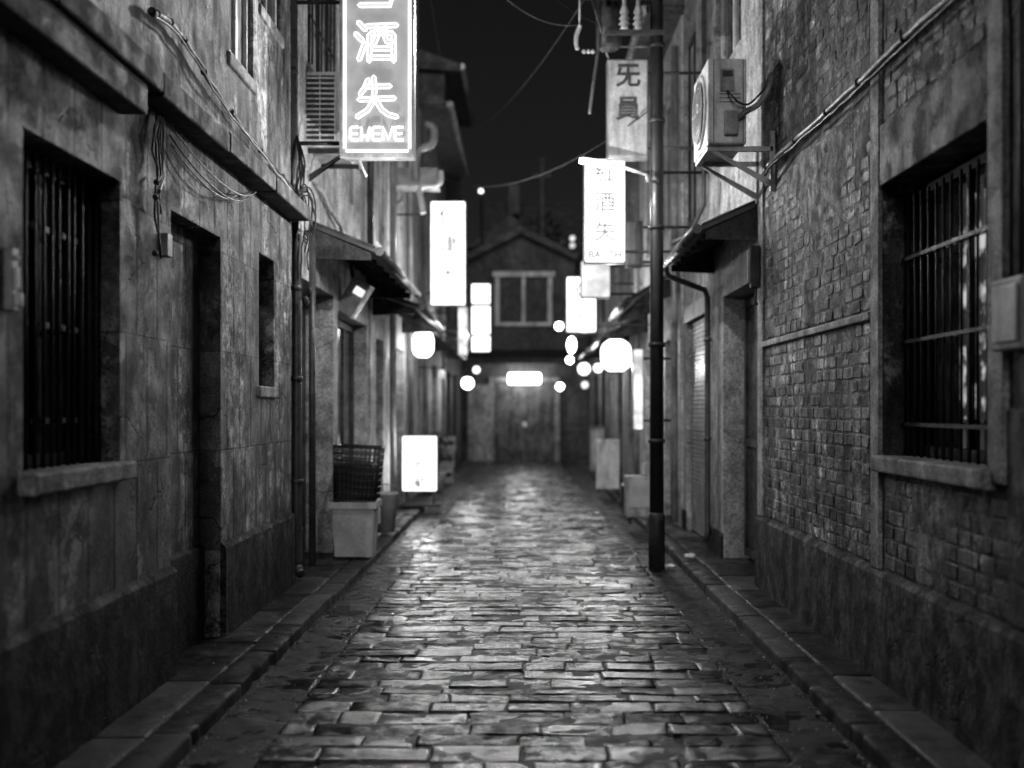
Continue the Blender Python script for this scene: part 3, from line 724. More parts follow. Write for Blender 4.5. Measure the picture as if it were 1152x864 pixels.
# ================================================================== box signs
def box_sign(name, lab, x0, x1, z0, z1, Y, chars=(), bold=.002, dp=.16, face=None, fr='metal', group=None, rad=.03, ink=None, csize=.2, wall=None, small=None, cat='sign', lo=0):
    t = thing(name, lab, cat, ((x0+x1)/2, Y, z0), group)
    MB().bbox(x0, x1, Y, Y+dp, z0, z1, .02, 3).build('housing', fr, t)
    mb = MB(); mb.bbox(x0+.012, x1-.012, Y-.02, Y+.03, z0+.012, z1-.012, .018, 3); mb.build('face', face or E['face'], t)
    n = len(chars)
    for i, ch in enumerate(chars):
        zc = z1-(z1-z0)*(i+.5)/(n+(.6 if small else 0))-csize*.38
        if ch: text(ch, csize, ((x0+x1)/2+lo, Y-.023, zc), .002, 'character', ink or E['faint'], t, bold)
    if small: text(small[0], small[1], ((x0+x1)/2, Y-.023, z0+small[2]), .002, 'lettering', ink or E['faint'], t, .003)
    if wall:
        mb = MB(); xa = x0 if wall < 0 else x1
        for z in (z0+(z1-z0)*.12, z0+(z1-z0)*.88): mb.tube([(xa, Y+dp/2, z), (wall, Y+dp/2, z)], .016, 8)
        mb.build('bracket', 'iron', t)
    return t
box_sign('lit_sign', 'large glowing white box sign with faint characters hanging on the left side', -1.413, -.88, 3.05, 4.62, 16.0, ('仁', '津', '十'), bold=.005, wall=-1.92, csize=.28, small=('山三丰工田王', .08, .12))
pA = P(657, 296, 11); pB = P(704, 178, 11)
box_sign('lit_sign', 'glowing white box sign with grey characters over BACTH, below the street lamp', pA.x, pB.x, pA.z, pB.z, 11.0, ('紅', '酒', '失'), wall=1.92, csize=.22, small=('BACTH', .105, .05))
pA = P(683, 178, 10.6); pB = P(730, 66, 10.6)
u = box_sign('unlit_sign', 'unlit grey box sign with two dark characters high on the right behind the pole', pA.x, pB.x, pA.z, pB.z, 10.6, ('旡', '員', None), bold=.006, face=M['signgrey'], ink=M['ink'], csize=.25, wall=1.92)
mb = MB(); mb.tube([(pA.x+.02, 10.66, pB.z+.02), (pA.x-.03, 10.66, pB.z+.14), (pB.x+.1, 10.66, pB.z+.14)], .012); mb.build('hanger', 'metal', u)
pA = P(653, 335, 14); pB = P(687, 293, 14)
box_sign('lit_sign', 'small dim square box sign hanging under the large right sign', pA.x, pB.x, pA.z, pB.z, 14.0, (), face=E['face2'], wall=1.92, fr='iron')
pA = P(637, 374, 17); pB = P(671, 311, 17)
box_sign('lit_sign', 'glowing white box sign farther down on the right, partly behind the square one', pA.x, pB.x, pA.z, pB.z, 17.0, ('仁', '刀'), bold=.007, csize=.2, wall=1.92)
pA = P(704, 300, 12.2); pB = P(724, 248, 12.2)
box_sign('unlit_sign', 'small unlit pale sign behind the lit BACTH sign', pA.x, pB.x, pA.z, pB.z, 12.2, (), face=M['signgrey'], wall=1.92)
for k, (ya, yb, lb) in enumerate(((342, 319, 'topmost of three small stacked white box signs on the left'), (376, 344, 'tallest, middle one of three small stacked box signs on the left'), (396, 378, 'lowest of three small stacked white box signs on the left'))):
    pA = P(530, ya, 22); pB = P(552, yb, 22)
    box_sign('lit_sign', lb, pA.x, pB.x, pA.z, pB.z, 22.0, (), wall=-1.92, group='small stacked box signs on the left')
pA = P(515, 400, 21); pB = P(526, 345, 21)
box_sign('lit_sign', 'narrow dim upright sign just left of the stacked box signs', pA.x, pB.x, pA.z, pB.z, 21.0, (), face=E['win'], wall=-1.92)
# floor-standing light box
fs = thing('floor_sign', 'glowing white floor-standing light box on the left pavement', 'sign', (-1.5, 15.3, .1))
pA = P(452, 553, 15.3); pB = P(492, 490, 15.3)
MB().bbox(pA.x, pB.x, 15.3, 15.5, pA.z, pB.z, .03, 3).build('housing', 'metal', fs)
MB().bbox(pA.x+.012, pB.x-.012, 15.27, 15.32, pA.z+.012, pB.z-.012, .02, 3).build('face', E['floor'], fs)
for i, ch in enumerate(('小', '吃', '部')): text(ch, .16, ((pA.x+pB.x)/2, 15.266, pB.z-.25-.24*i), .002, 'character', E['faint'], fs, .005)
mb = MB()
for xx in (pA.x+.04, pB.x-.08): mb.box(xx, xx+.04, 15.34, 15.46, .13, pA.z+.01)
mb.bbox(pA.x-.02, pB.x+.05, 15.2, 15.6, .10, .14, .01); mb.build('stand', 'iron', fs)

# ================================================================== utility pole with street lamp
up = thing('utility_pole', 'dark steel utility pole standing in the right gutter', 'pole', (1.24, 10.0, 0))
MB().tube([(1.24, 10, -.02), (1.24, 10, 3), (1.24, 10, 9.5)], [.068, .064, .058], 20).build('shaft', 'polem', up)
MB().lathe([(.078, -.02), (.078, .5), (.069, .53)], (1.24, 10, 0), 20).build('base_sleeve', 'iron', up)
mb = MB()
for z in (1.2, 2.1, 3.2, 4.2, 4.9): mb.lathe([(.072, -.02), (.08, -.018), (.08, .018), (.072, .02)], (1.24, 10, z), 18)
mb.build('band', 'iron', up)
mb = MB()
mb.box(.55, 1.5, 9.9, 9.96, 5.32, 5.38); mb.box(.75, 1.30, 9.9, 9.95, 4.98, 5.02)
mb.tube([(.62, 9.93, 5.36), (.72, 9.93, 5.0)], .015)
mb.build('crossarm', 'iron', up)
for k, xx in enumerate((.93, 1.06)):
    MB().lathe([(.02, 0), (.05, .01), (.03, .04), (.055, .06), (.03, .09), (.05, .11), (.03, .14), (.045, .17), (.02, .24), (.02, .5)], (xx, 9.93, 5.02), 16).build('insulator', 'metal', up)
MB().lathe([(.09, 0), (.12, .03), (.12, .5), (.10, .55)], (.80, 10.15, 4.92), 18).build('transformer', 'iron', up)
mb = MB(); rr = random.Random(4)
for k in range(12):
    a = P(650+rr.uniform(0, 6), 32+k*2.6, 9.9); mb.ball(P(652-(4*math.sin(k*.3)), 30+k*3, 9.9) if k < 9 else P(652+(k-8)*5, 58, 9.9), .022, 10)
mb.tube([P(652, -40, 9.9), P(652, 0, 9.9), P(652, 30, 9.9)], .008)
mb.build('insulator_chain', 'metal', up)
sl = thing('street_lamp', 'burning street lamp tube on a thin arm off the dark pole', 'lamp', (.62, 9.85, 3.75))
mb = MB(); mb.tube([P(740, 205, 9.9), P(729, 203, 9.85), P(727, 196, 9.8), P(700, 188, 9.8), P(672, 181, 9.8), P(655, 178, 9.8)], .016)
mb.build('arm', 'metal', sl)
MB().tube([P(652, 180.5, 9.76), P(690, 187.5, 9.76)], .024, 12).build('tube', E['street'], sl)
tag(MB().tube(spline([P(663, 128, 9.95), P(668, 90, 9.95), P(672, 62, 9.95), P(674, 30, 9.95)], 5), .016, 8).build('cable_guard', 'pipe'), 'thin hanging strip left of the unlit sign by the pole', 'cable')

# ================================================================== overhead wires
for k, (a, b, sg, rr_, lb) in enumerate((
    (P(483, -10, 14), Vector((-1.33, 22, 6.95)), .2, .006, 'thin wire running down the night sky beside the neon sign'),
    (Vector((-1.88, 19.5, 5.95)), P(736, 120, 10), .55, .007, 'sagging wire across the alley below the neon sign towards the street lamp'),
    (Vector((-1.33, 21, 6.95)), Vector((.6, 9.93, 5.38)), .35, .005, 'faint wire rising from the dark roof to the top of the pole'),
    (P(560, -10, 9.8), P(650, 28, 9.9), .1, .006, 'dark wire running into the insulators at the pole top'),
    (P(610, -15, 12), P(735, 35, 10.), .15, .007, 'dark wire crossing high above the unlit sign'))):
    tag(MB().tube(catenary(a, b, sg), rr_, 6).build('overhead_wire', 'cable'), lb, 'wire')

# ================================================================== awnings
def awning(lab, s, y0, y1, zin, zout, out, ribs=7, th=.04, group=None):
    t = thing('awning', lab, 'awning', (s*W, (y0+y1)/2, zin), group)
    xi, xo = s*(W-.0), s*(W-out)
    mb = MB(); mb.prism([(xi, zin), (xo, zout), (xo, zout-th), (xi, zin-th)], 1, y0, y1)
    mb.build('roof_sheet', 'awn', t)
    mb = MB()
    n = int((y1-y0)/.16)
    for i in range(n+1):
        y = y0+.01+(y1-y0-.02)*i/n
        mb.tube([(xi, y, zin+.008), (xo+s*.01, y, zout+.008)], .016, 6)
    mb.build('seam', 'awn', t)
    mb = MB(); mb.tube([(xo-s*.03, y0-.02, zout-.03), (xo-s*.03, y1+.02, zout-.05)], .04, 10); mb.build('gutter', 'pipe', t)
    mb = MB()
    for y in (y0+.04, y1-.04):
        mb.prism([(xi, zin-th-.002), (xo+s*.05, zout-th-.002), (xo+s*.05, zout-th-.06), (xi, zin-th-.28)], 1, y-.02, y+.02)
    mb.build('side_board', 'wood', t)
    mb = MB(); k = max(2, ribs)
    for i in range(1, k): 
        y = y0+(y1-y0)*i/k; mb.prism([(xi, zin-th-.002), (xo+s*.06, zout-th-.002), (xo+s*.06, zout-th-.045), (xi, zin-th-.05)], 1, y-.02, y+.02)
    mb.build('rafter', 'wood', t)
    return t
awning('dark sloping metal awning on the left below the neon sign', -1, 9.5, 12.9, 3.16, 2.93, .58)
awning('second left awning, beyond the one below the neon sign', -1, 13.2, 16.4, 2.98, 2.78, .60)
awning('small dark awning over the right doorway with a drainpipe from its gutter', 1, 8.60, 10.75, 3.18, 2.98, .48)
awning('dark awning on the right just behind the utility pole', 1, 13.0, 15.6, 3.22, 2.86, .60)
awning('far right awning beyond the shutter shop, above the round lantern', 1, 16.2, 19.4, 3.0, 2.66, .62)
awning('lowest far awning at the end of the right row', 1, 20.5, 24.0, 3.0, 2.7, .6)
awning('left awning farthest down the alley', -1, 20.5, 24.5, 3.0, 2.7, .5)

# ================================================================== LEFT ROW
B1 = thing('shop_house', 'left shop house behind the neon sign with sliding glass doors', 'building')
ops = [(9.05, 10.6, .0, 2.62, .35), (10.85, 12.85, .0, 2.5, .22), (9.35, 10.75, 4.55, 6.4, .15), (11.6, 12.4, 3.75, 5.6, .12)]
facade(-1, 8.95, 13.0, -.1, 9.5, ops).build('wall', 'pale', B1)
plinth(-1, [(8.95, 9.05), (10.6, 10.85)], .5).build('plinth', 'plinth', B1)
d = (MB()); sbox(d, -1, .27, .34, 9.06, 10.59, .1, 2.6); d.build('door', 'wood', B1)
dd = MB()
for k in range(4): sbox(dd, -1, .245, .27, 9.1+.38*k, 9.16+.38*k, .12, 2.58)
sbox(dd, -1, .245, .27, 9.1, 10.55, 1.2, 1.26); dd.build('door_batten', 'wood', B1)
window(B1, -1, 10.86, 12.84, .12, 2.48, .2, 'glass2', 2, 'woodl', None, .07, 'sliding_door')
w = window(B1, -1, 9.37, 10.73, 4.57, 6.38, .12, 'curtain', 2, 'iron')
bars(w, -1, 9.38, 10.72, 4.57, 6.38, -.01, 6, (5.0, 5.55), .009, 9)
window(B1, -1, 11.61, 12.39, 3.76, 5.59, .1, 'glass', 0, 'white')
pipe_run(B1, [(-1.84, 12.75, 9), (-1.84, 12.75, 5), (-1.84, 12.75, 3.1)], .04, clips=[(-1.84, 12.75, 5)])
pipe_run(B1, [(-1.82, 9.15, 3.0), (-1.82, 9.15, 1.6), (-1.82, 9.15, .15)], .03)
tag(MB().tube(wiggle(spline([(-1.88, 9.5, 3.55), (-1.86, 10, 3.45), (-1.84, 10.9, 3.3), (-1.84, 12, 3.22), (-1.82, 12.9, 3.12)], 8), .02, 3, 5), .022, 8).build('wall_cable', 'cable_l'), 'pale wrapped cable sloping down to the left awning', 'cable')
B2 = thing('shop_house', 'second left house with pale pilasters and tall upper windows', 'building')
ops = [(13.5, 14.2, .0, 2.4, .25), (15.2, 16.6, .0, 2.4, .25), (13.5, 14.3, 3.6, 6.2, .12), (15.3, 16.4, 3.6, 6.2, .12), (17.2, 18.0, .0, 2.4, .25)]
facade(-1, 13.02, 18.9, -.1, 9.2, ops, -.02).build('wall', 'pale', B2)
for a_, b_, m1 in ((13.5, 14.2, 'wood'), (15.2, 16.6, 'glass2'), (17.2, 18.0, 'wood')): window(B2, -1, a_+.01, b_-.01, .02, 2.38, .21, m1, 1, 'wood', None, .07, 'door')
window(B2, -1, 13.51, 14.29, 3.61, 6.19, .06, 'curtain', 1, 'white'); window(B2, -1, 15.31, 16.39, 3.61, 6.19, .06, 'glass', 1, 'white')
for y in (14.6, 16.9): pipe_run(B2, [(-1.8, y, 8.9), (-1.8, y, 5), (-1.8, y, .2)], .045, 'metal')
B3 = thing('shop_house', 'third left house, lower, with overhanging eaves and ducts', 'building')
ops = [(19.5, 20.6, .0, 2.4, .25), (21.4, 22.6, .0, 2.4, .25), (20, 21, 3.6, 5.4, .12), (22, 23, 3.6, 5.4, .12)]
facade(-1, 19.0, 24.4, -.1, 6.9, ops, -.04).build('wall', 'grey', B3)
for a_, b_ in ((19.5, 20.6), (21.4, 22.6)): window(B3, -1, a_+.01, b_-.01, .02, 2.38, .18, 'wood', 1, 'wood', None, .07, 'door')
for a_, b_ in ((20, 21), (22, 23)): window(B3, -1, a_+.01, b_-.01, 3.61, 5.39, .06, 'glass', 1, 'white')
MB().prism([(-1.35, 6.95), (-1.35, 6.85), (-5, 7.0), (-5, 9.0)], 1, 18.95, 24.5).build('roof', 'roof', B3)
MB().tube([(-1.32, 18.9, 6.9), (-1.32, 24.5, 6.9)], .06).build('gutter', 'metal', B3)
B4 = thing('dark_house', 'tall dark house with an overhanging roof at the far left', 'building')
ops = [(25.3, 26.4, .0, 2.4, .2), (27.5, 28.8, .0, 2.4, .2), (25.5, 26.6, 3.6, 5.2, .12)]
facade(-1, 24.5, 30.9, -.1, 9.3, ops, -.06).build('wall', 'darkwall', B4)
for a_, b_ in ((25.3, 26.4), (27.5, 28.8)): window(B4, -1, a_+.01, b_-.01, .02, 2.38, .12, 'wood', 1, 'wood', None, .07, 'door')
window(B4, -1, 25.51, 26.59, 3.61, 5.19, .05, 'glass', 1, 'wood')
MB().prism([(-1.45, 9.35), (-1.45, 9.2), (-6, 9.5), (-6, 11.)], 1, 24.3, 29.2).build('roof', 'darkwall', B4)
MB().tube([(-1.43, 24.3, 9.3), (-1.43, 29.2, 9.3)], .07).build('gutter', 'metal', B4)
# vent ducts on the left
vd = thing('vent_duct', 'pale bent ventilation duct on the left wall above the glowing sign', 'duct', (-1.75, 15.2, 5))
Yd = 15.2
MB().tube(spline([P(468, 205, Yd), P(468, 178, Yd), P(472, 168, Yd), P(484, 164, Yd), P(488, 155, Yd), P(487, 143, Yd), P(478, 140, Yd)], 5), .06, 12).build('upper_duct', 'metal', vd)
MB().tube(spline([P(496, 192, Yd), P(496, 203, Yd), P(492, 207, Yd), P(478, 209, Yd), P(472, 214, Yd), P(474, 228, Yd), P(476, 240, Yd)], 5), .04, 12).build('lower_duct', 'white', vd)
a_, b_ = P(474, 208, Yd), P(495, 192, Yd); MB().bbox(-1.92, b_.x-.03, Yd+.05, Yd+.5, a_.z, b_.z+.06, .01).build('duct_box', 'metal', vd)
wb = thing('wall_speaker', 'tilted grey box with a pale panel under the left awning', 'box', P(402, 335, 11))
rot = Matrix.Rotation(R(32), 3, 'Y')
c0 = P(398, 335, 11.0); MB().bbox(c0.x-.10, c0.x+.10, 10.9, 11.2, c0.z-.2, c0.z+.2, .015, 2, rot, c0).build('casing', 'metal', wb)
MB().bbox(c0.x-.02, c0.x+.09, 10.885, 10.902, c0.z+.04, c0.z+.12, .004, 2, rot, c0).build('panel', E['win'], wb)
MB().tube([(c0.x, 11.1, c0.z+.1), (c0.x-.05, 11.1, 3.0)], .02).build('bracket', 'iron', wb)

# bin and crate
bn = thing('waste_bin', 'grey plastic tub standing at the kerb under a black mesh crate', 'bin', (-1.61, 10.25, .1))
def taper(mb, x0, x1, y0, y1, z0, z1, k, wall=0):
    cx, cy = (x0+x1)/2, (y0+y1)/2
    def ring(s, z, ins=0): return [(cx+(a-cx)*s+(-ins if a > cx else ins), cy+(b-cy)*s+(-ins if b > cy else ins), z) for a, b in ((x0, y0), (x1, y0), (x1, y1), (x0, y1))]
    r0, r1, r2, r3 = ring(k, z0), ring(1, z1), ring(1, z1, .012), ring(k, z0+.02, .012)
    vs = [[mb.bm.verts.new(p) for p in r] for r in (r0, r1, r2, r3)]
    mb.bm.faces.new(vs[0][::-1]); mb.bm.faces.new(vs[3])
    for a, b in ((0, 1), (1, 2), (2, 3)):
        for i in range(4): mb.bm.faces.new((vs[a][i], vs[a][(i+1) % 4], vs[b][(i+1) % 4], vs[b][i]))
mb = MB(); taper(mb, -1.82, -1.42, 10.05, 10.42, .103, .58, .86); mb.build('tub', 'bin', bn)
mb = MB()
for a in ((-1.845, -1.395, 10.02, 10.05), (-1.845, -1.395, 10.42, 10.45), (-1.845, -1.82, 10.05, 10.42), (-1.42, -1.395, 10.05, 10.42)): mb.box(a[0], a[1], a[2], a[3], .56, .62)
mb.build('rim', 'bin', bn)
mb = MB(); mb.bbox(-1.40, -1.385, 10.2, 10.28, .4, .55, .005); mb.build('handle', 'metal', bn)
cr = thing('crate', 'black slatted plastic crate leaning on top of the grey tub', 'crate', (-1.61, 10.25, .62))
mb = MB()
x0, x1, ya, yb, z0, z1 = -1.80, -1.42, 10.06, 10.42, .622, 1.13
for k in range(9):
    z = z0+(z1-z0)*k/8; e = .025*(k/8)
    for (p, q) in (((x0-e, ya-e), (x1+e, ya-e)), ((x1+e, ya-e), (x1+e, yb+e)), ((x1+e, yb+e), (x0-e, yb+e)), ((x0-e, yb+e), (x0-e, ya-e))):
        mb.tube([(p[0], p[1], z), (q[0], q[1], z)], .012 if k in (0, 8) else .007, 6)
for i in range(11):
    u = i/10
    for (p, q) in (((x0, ya), (x1, ya)), ((x1, ya), (x1, yb)), ((x0, yb), (x1, yb)), ((x0, ya), (x0, yb))):
        a_ = (p[0]+(q[0]-p[0])*u, p[1]+(q[1]-p[1])*u); cx, cy = (x0+x1)/2, (ya+yb)/2
        sx = 1+.025/(x1-cx); mb.tube([(a_[0], a_[1], z0), (cx+(a_[0]-cx)*sx, cy+(a_[1]-cy)*sx, z1)], .006, 5)
bmesh.ops.rotate(mb.bm, verts=mb.bm.verts[:], cent=(x1, ya, z0), matrix=Matrix.Rotation(R(3), 3, 'Y'))
mb.build('lattice', 'black', cr)
mb = MB(); mb.bbox(x0+.01, x1-.01, ya+.01, yb-.01, z0+.012, z0+.36, .03); mb.build('liner', 'black', cr)
bk = thing('bucket', 'dark plastic bucket beyond the waste bin on the left pavement', 'bucket', (-1.6, 12.2, .1))
mb = MB(); mb.lathe([(.10, 0), (.13, .42), (.142, .43), (.142, .45), (.12, .45), (.09, .03)], (-1.57, 12.1, .103), 20); mb.build('body', 'bin', bk)
mb = MB(); mb.tube([(-1.57+.14*math.cos(a*math.pi/8), 12.1-.02*math.sin(a*math.pi/8), .55+.10*math.sin(a*math.pi/8)) for a in range(9)], .006, 6); mb.build('handle', 'metal', bk)

# ================================================================== RIGHT ROW
D1 = thing('shop_house', 'right plaster house with a recessed doorway and a roller shutter', 'building')
ops = [(8.70, 10.2, .0, 2.57, .42), (11.05, 12.5, .0, 2.5, .12), (9.35, 10.6, 4.75, 6.5, .15), (11.8, 12.6, 3.6, 5.8, .12)]
facade(1, 8.64, 12.75, -.1, 9.5, ops).build('wall', 'grey', D1)
plinth(1, [(10.2, 11.05), (12.5, 12.75)], .3, -.02).build('plinth', 'plinth', D1)
mb = MB(); sbox(mb, 1, .22, .28, 8.72, 10.18, .1, 2.55); dr = mb.build('door', 'wood', D1)
mb = MB()
for y in (8.74, 9.42, 10.10): sbox(mb, 1, .195, .219, y, y+.07, .11, 2.54)
for z in (.12, 1.15, 2.46): sbox(mb, 1, .198, .217, 8.75, 10.15, z, z+.07)
mb.build('door_frame', 'wood', dr)
mb = MB(); sbox(mb, 1, .17, .195, 9.36, 9.39, 1.05, 1.25); mb.build('handle', 'metal', dr)
mb = MB(); z = .105
while z < 2.48:
    sbox(mb, 1, .055, .09, 11.06, 12.49, z, z+.034); sbox(mb, 1, .07, .1, 11.06, 12.49, z+.034, z+.05); z += .05
mb.build('roller_shutter', 'shutter', D1)
mb = MB(); sbox(mb, 1, -.03, .05, 11.0, 12.55, 2.5, 2.68, .01); mb.build('shutter_box', 'metal', D1)
window(D1, 1, 9.37, 10.58, 4.77, 6.48, .1, 'glass', 1, 'white'); window(D1, 1, 11.82, 12.58, 3.62, 5.78, .08, 'curtain', 1, 'wood')
pd = [(1.42, 10.72, 2.93), (1.44, 10.74, 2.84), (1.60, 10.75, 2.78), (1.82, 10.77, 2.70), (1.85, 10.78, 2.62), (1.85, 10.78, 1.5), (1.85, 10.78, .25), (1.83, 10.76, .16)]
pipe_run(D1, pd, .03, clips=[(1.85, 10.78, 2.2), (1.85, 10.78, 1.2)])
pipe_run(D1, [(1.85, 11.0, 9), (1.85, 11.0, 5), (1.85, 11.0, 3.6), (1.7, 11.0, 3.3), (1.5, 11.0, 3.2)], .025)
D2 = thing('shop_house', 'right house beyond the shutter with pale pilasters and overhanging eaves', 'building')
ops = [(13.3, 14.3, .0, 2.4, .25), (15.0, 16.5, .0, 2.4, .25), (13.5, 14.6, 3.8, 5.6, .12), (15.4, 16.4, 3.8, 5.6, .12)]
facade(1, 12.77, 17.4, -.1, 6.3, ops, -.02).build('wall', 'pale', D2)
for a_, b_ in ((13.3, 14.3), (15.0, 16.5)): window(D2, 1, a_+.01, b_-.01, .02, 2.38, .2, 'glass2', 1, 'wood', None, .07, 'door')
for a_, b_ in ((13.5, 14.6), (15.4, 16.4)): window(D2, 1, a_+.01, b_-.01, 3.81, 5.59, .07, 'glass', 1, 'white')
MB().prism([(1.45, 6.3), (1.45, 6.2), (5, 6.35), (5, 7.8)], 1, 12.7, 17.5).build('roof', 'roof', D2)
MB().tube([(1.43, 12.7, 6.25), (1.43, 17.5, 6.25)], .06).build('gutter', 'metal', D2)
D3 = thing('shop_house', 'third right house with dark doors, behind the round lanterns', 'building')
ops = [(18.0, 19.2, .0, 2.4, .25), (20.4, 21.6, .0, 2.4, .25), (18.2, 19.2, 3.6, 5.2, .12), (21, 22, 3.6, 5.2, .12)]
facade(1, 17.42, 23.4, -.1, 6.2, ops, -.03).build('wall', 'grey', D3)
for a_, b_ in ((18.0, 19.2), (20.4, 21.6)): window(D3, 1, a_+.01, b_-.01, .02, 2.38, .18, 'wood', 1, 'wood', None, .07, 'door')
for a_, b_ in ((18.2, 19.2), (21, 22)): window(D3, 1, a_+.01, b_-.01, 3.61, 5.19, .06, 'glass', 1, 'white')
D4 = thing('dark_house', 'fourth right house, dark and low, next to the end of the alley', 'building')
ops = [(24.3, 25.6, .0, 2.4, .2), (27, 28.4, .0, 2.4, .2), (24.4, 25.4, 3.5, 4.8, .1)]
facade(1, 23.42, 30.9, -.1, 5.6, ops, -.04).build('wall', 'darkwall', D4)
for a_, b_ in ((24.3, 25.6), (27, 28.4)): window(D4, 1, a_+.01, b_-.01, .02, 2.38, .14, 'wood', 1, 'wood', None, .07, 'door')
window(D4, 1, 24.41, 25.39, 3.51, 4.79, .05, 'glass', 1, 'wood')
MB().prism([(1.45, 5.65), (1.45, 5.55), (6, 5.8), (6, 7.2)], 1, 23.4, 30.8).build('roof', 'roof', D4)
for i, (y, xx) in enumerate(((12.95, 1.82), (14.65, 1.80), (16.9, 1.78), (19.8, 1.78), (22.6, 1.76))):
    pipe_run(D2 if y < 17.4 else D3, [(xx, y, 5.9), (xx, y, 3), (xx, y, .12)], .045, 'metal')
for i, (y, xx) in enumerate(((19.2, -1.78), (23.2, -1.76))): pipe_run(B3, [(xx, y, 6.6), (xx, y, 3), (xx, y, .05)], .045, 'metal')

vs_ = box_sign('banner_light', 'tall narrow glowing white banner hanging at the right behind the pole', P(712, 0, 13.6).x, P(724, 0, 13.6).x, P(0, 484, 13.6).z, P(0, 392, 13.6).z, 13.6, (), face=E['win'], wall=1.9)
gc = thing('gas_meter_cabinet', 'pale metal cabinet with a small white top item behind the pole base', 'cabinet', (1.4, 13, .1))
MB().bbox(1.24, 1.60, 12.95, 13.3, .18, .68, .012).build('casing', 'metal', gc)
MB().bbox(1.27, 1.57, 12.935, 12.952, .3, .64, .006).build('door', 'bin', gc)
mb = MB()
for xx in (1.27, 1.53): mb.box(xx, xx+.04, 12.98, 13.26, .10, .185)
mb.build('feet', 'iron', gc)
bt = tag(MB().lathe([(.03, 0), (.035, .01), (.035, .1), (.015, .13), (.015, .16)], (1.47, 13.1, .68), 14).build('bottle', 'white'), 'small white bottle standing on the cabinet behind the pole', 'bottle')
wbx = thing('menu_board', 'pale standing board leaning by the wall on the right', 'board', (1.4, 18, .1))
pA = P(671, 548, 18); pB = P(697, 494, 18)
MB().bbox(pA.x, pB.x, 18, 18.05, .14, pB.z, .015, 2, Matrix.Rotation(R(6), 3, 'X')).build('panel', 'white', wbx)
mb = MB(); mb.box(pA.x+.02, pA.x+.06, 18.0, 18.35, .10, .15); mb.box(pB.x-.06, pB.x-.02, 18.0, 18.35, .10, .15); mb.build('feet', 'iron', wbx)
pb = thing('storage_box', 'grey box standing on the pavement at the far right', 'box', (1.35, 24, .1))
MB().bbox(1.1+.4, 1.38+.42, 24, 24.5, .10, 1.05, .02).build('body', 'white', pb)
MB().bbox(1.48, 1.82, 23.97, 24.53, 1.05, 1.1, .015).build('lid', 'metal', pb)
sb = thing('cardboard_box', 'small dark box on the kerb between the board and the cabinet', 'box', (1.5, 15.6, .1))
MB().bbox(1.42, 1.72, 15.5, 15.8, .103, .38, .01, 2).build('body', 'wood', sb); MB().bbox(1.44, 1.70, 15.52, 15.78, .38, .40, .004).build('lid', 'paper', sb)
for k in range(3):
    bc = thing('bottle_crate', ['lowest pale bottle crate stacked by the far left wall', 'middle pale bottle crate of the stack by the far left wall', 'topmost pale bottle crate of the stack by the far left wall'][k], 'crate', (-1.6, 21.3, .02+.31*k), 'bottle crates stacked by the far left wall')
    z = .022+.312*k; mb = MB(); x0_, x1_, a0, a1 = -1.80+.02*k, -1.42+.02*k, 21.1, 21.45
    for (p, q, r2, r3) in ((x0_, x1_, a0, a0+.02), (x0_, x1_, a1-.02, a1), (x0_, x0_+.02, a0+.02, a1-.02), (x1_-.02, x1_, a0+.02, a1-.02)):
        mb.box(p, q, r2, r3, z, z+.13); mb.box(p, q, r2, r3, z+.22, z+.305)
        mb.box(p, p+.02, r2, r3, z+.13, z+.22); mb.box(q-.02, q, r2, r3, z+.13, z+.22)
    mb.box(x0_+.02, x1_-.02, a0+.02, a1-.02, z, z+.02); mb.build('shell', 'bin', bc)
    for u in range(3): MB().lathe([(.035, 0), (.035, .17), (.013, .22), (.013, .27)], (x0_+.08+.11*u, a0+.09, z+.02), 10).build('bottle', 'black', bc)
# potted plant at far left
pp = thing('potted_plant', 'potted plant standing before the dark door on the far left', 'plant', (-1.6, 19.2, .02))
MB().lathe([(.12, 0), (.17, .3), (.185, .32), (.185, .35), (.15, .35)], (-1.58, 19.2, .02), 18).build('pot', 'pale', pp)
mb = MB(); rr = random.Random(2)
for k in range(260):
    th, ph = rr.uniform(0, 6.28), rr.uniform(-.4, 1.5); r_ = .30*rr.random()**.4
    c = Vector((-1.58+r_*math.cos(th)*math.cos(ph), 19.2+r_*math.sin(th)*math.cos(ph), .68+r_*1.3*math.sin(ph)))
    u = Vector((rr.uniform(-1, 1), rr.uniform(-1, 1), rr.uniform(-1, 1))).normalized()*.05; v = u.cross(Vector((rr.uniform(-1, 1), .3, .2))).normalized()*.02
    mb.quad(c-u, c-v, c+u, c+v)
mb.build('foliage', 'leaf', pp)
mb = MB()
for k in range(6): mb.tube([(-1.58, 19.2, .33), (-1.58+rr.uniform(-.15, .15), 19.2+rr.uniform(-.15, .15), .8)], .006, 5)
mb.build('stem', 'wood', pp)

# ================================================================== lanterns and lamps
def lantern(lab, c, r, h, s):
    t = thing('paper_lantern', lab, 'lantern', c, 'paper lanterns along the alley')
    prof = []
    n = 22
    for i in range(n+1):
        u = i/n*2-1; rr_ = r*(max(0, 1-abs(u)**3.2))**.42*(1+.012*(i % 2)); prof.append((max(rr_, r*.45), h/2*u))
    MB().lathe(prof, c, 24).build('shade', E['lantern'], t)
    mb = MB(); mb.lathe([(r*.5, 0), (r*.5, .03)], (c[0], c[1], c[2]+h/2), 20); mb.lathe([(r*.5, -.03), (r*.5, 0)], (c[0], c[1], c[2]-h/2), 20); mb.build('rim', 'iron', t)
    mb = MB(); mb.tube([(c[0], c[1], c[2]+h/2), (c[0], c[1], c[2]+h/2+.22)], .006); mb.tube([(c[0], c[1], c[2]+h/2+.22), (s*W, c[1], c[2]+h/2+.22)], .012); mb.build('hanger', 'iron', t)
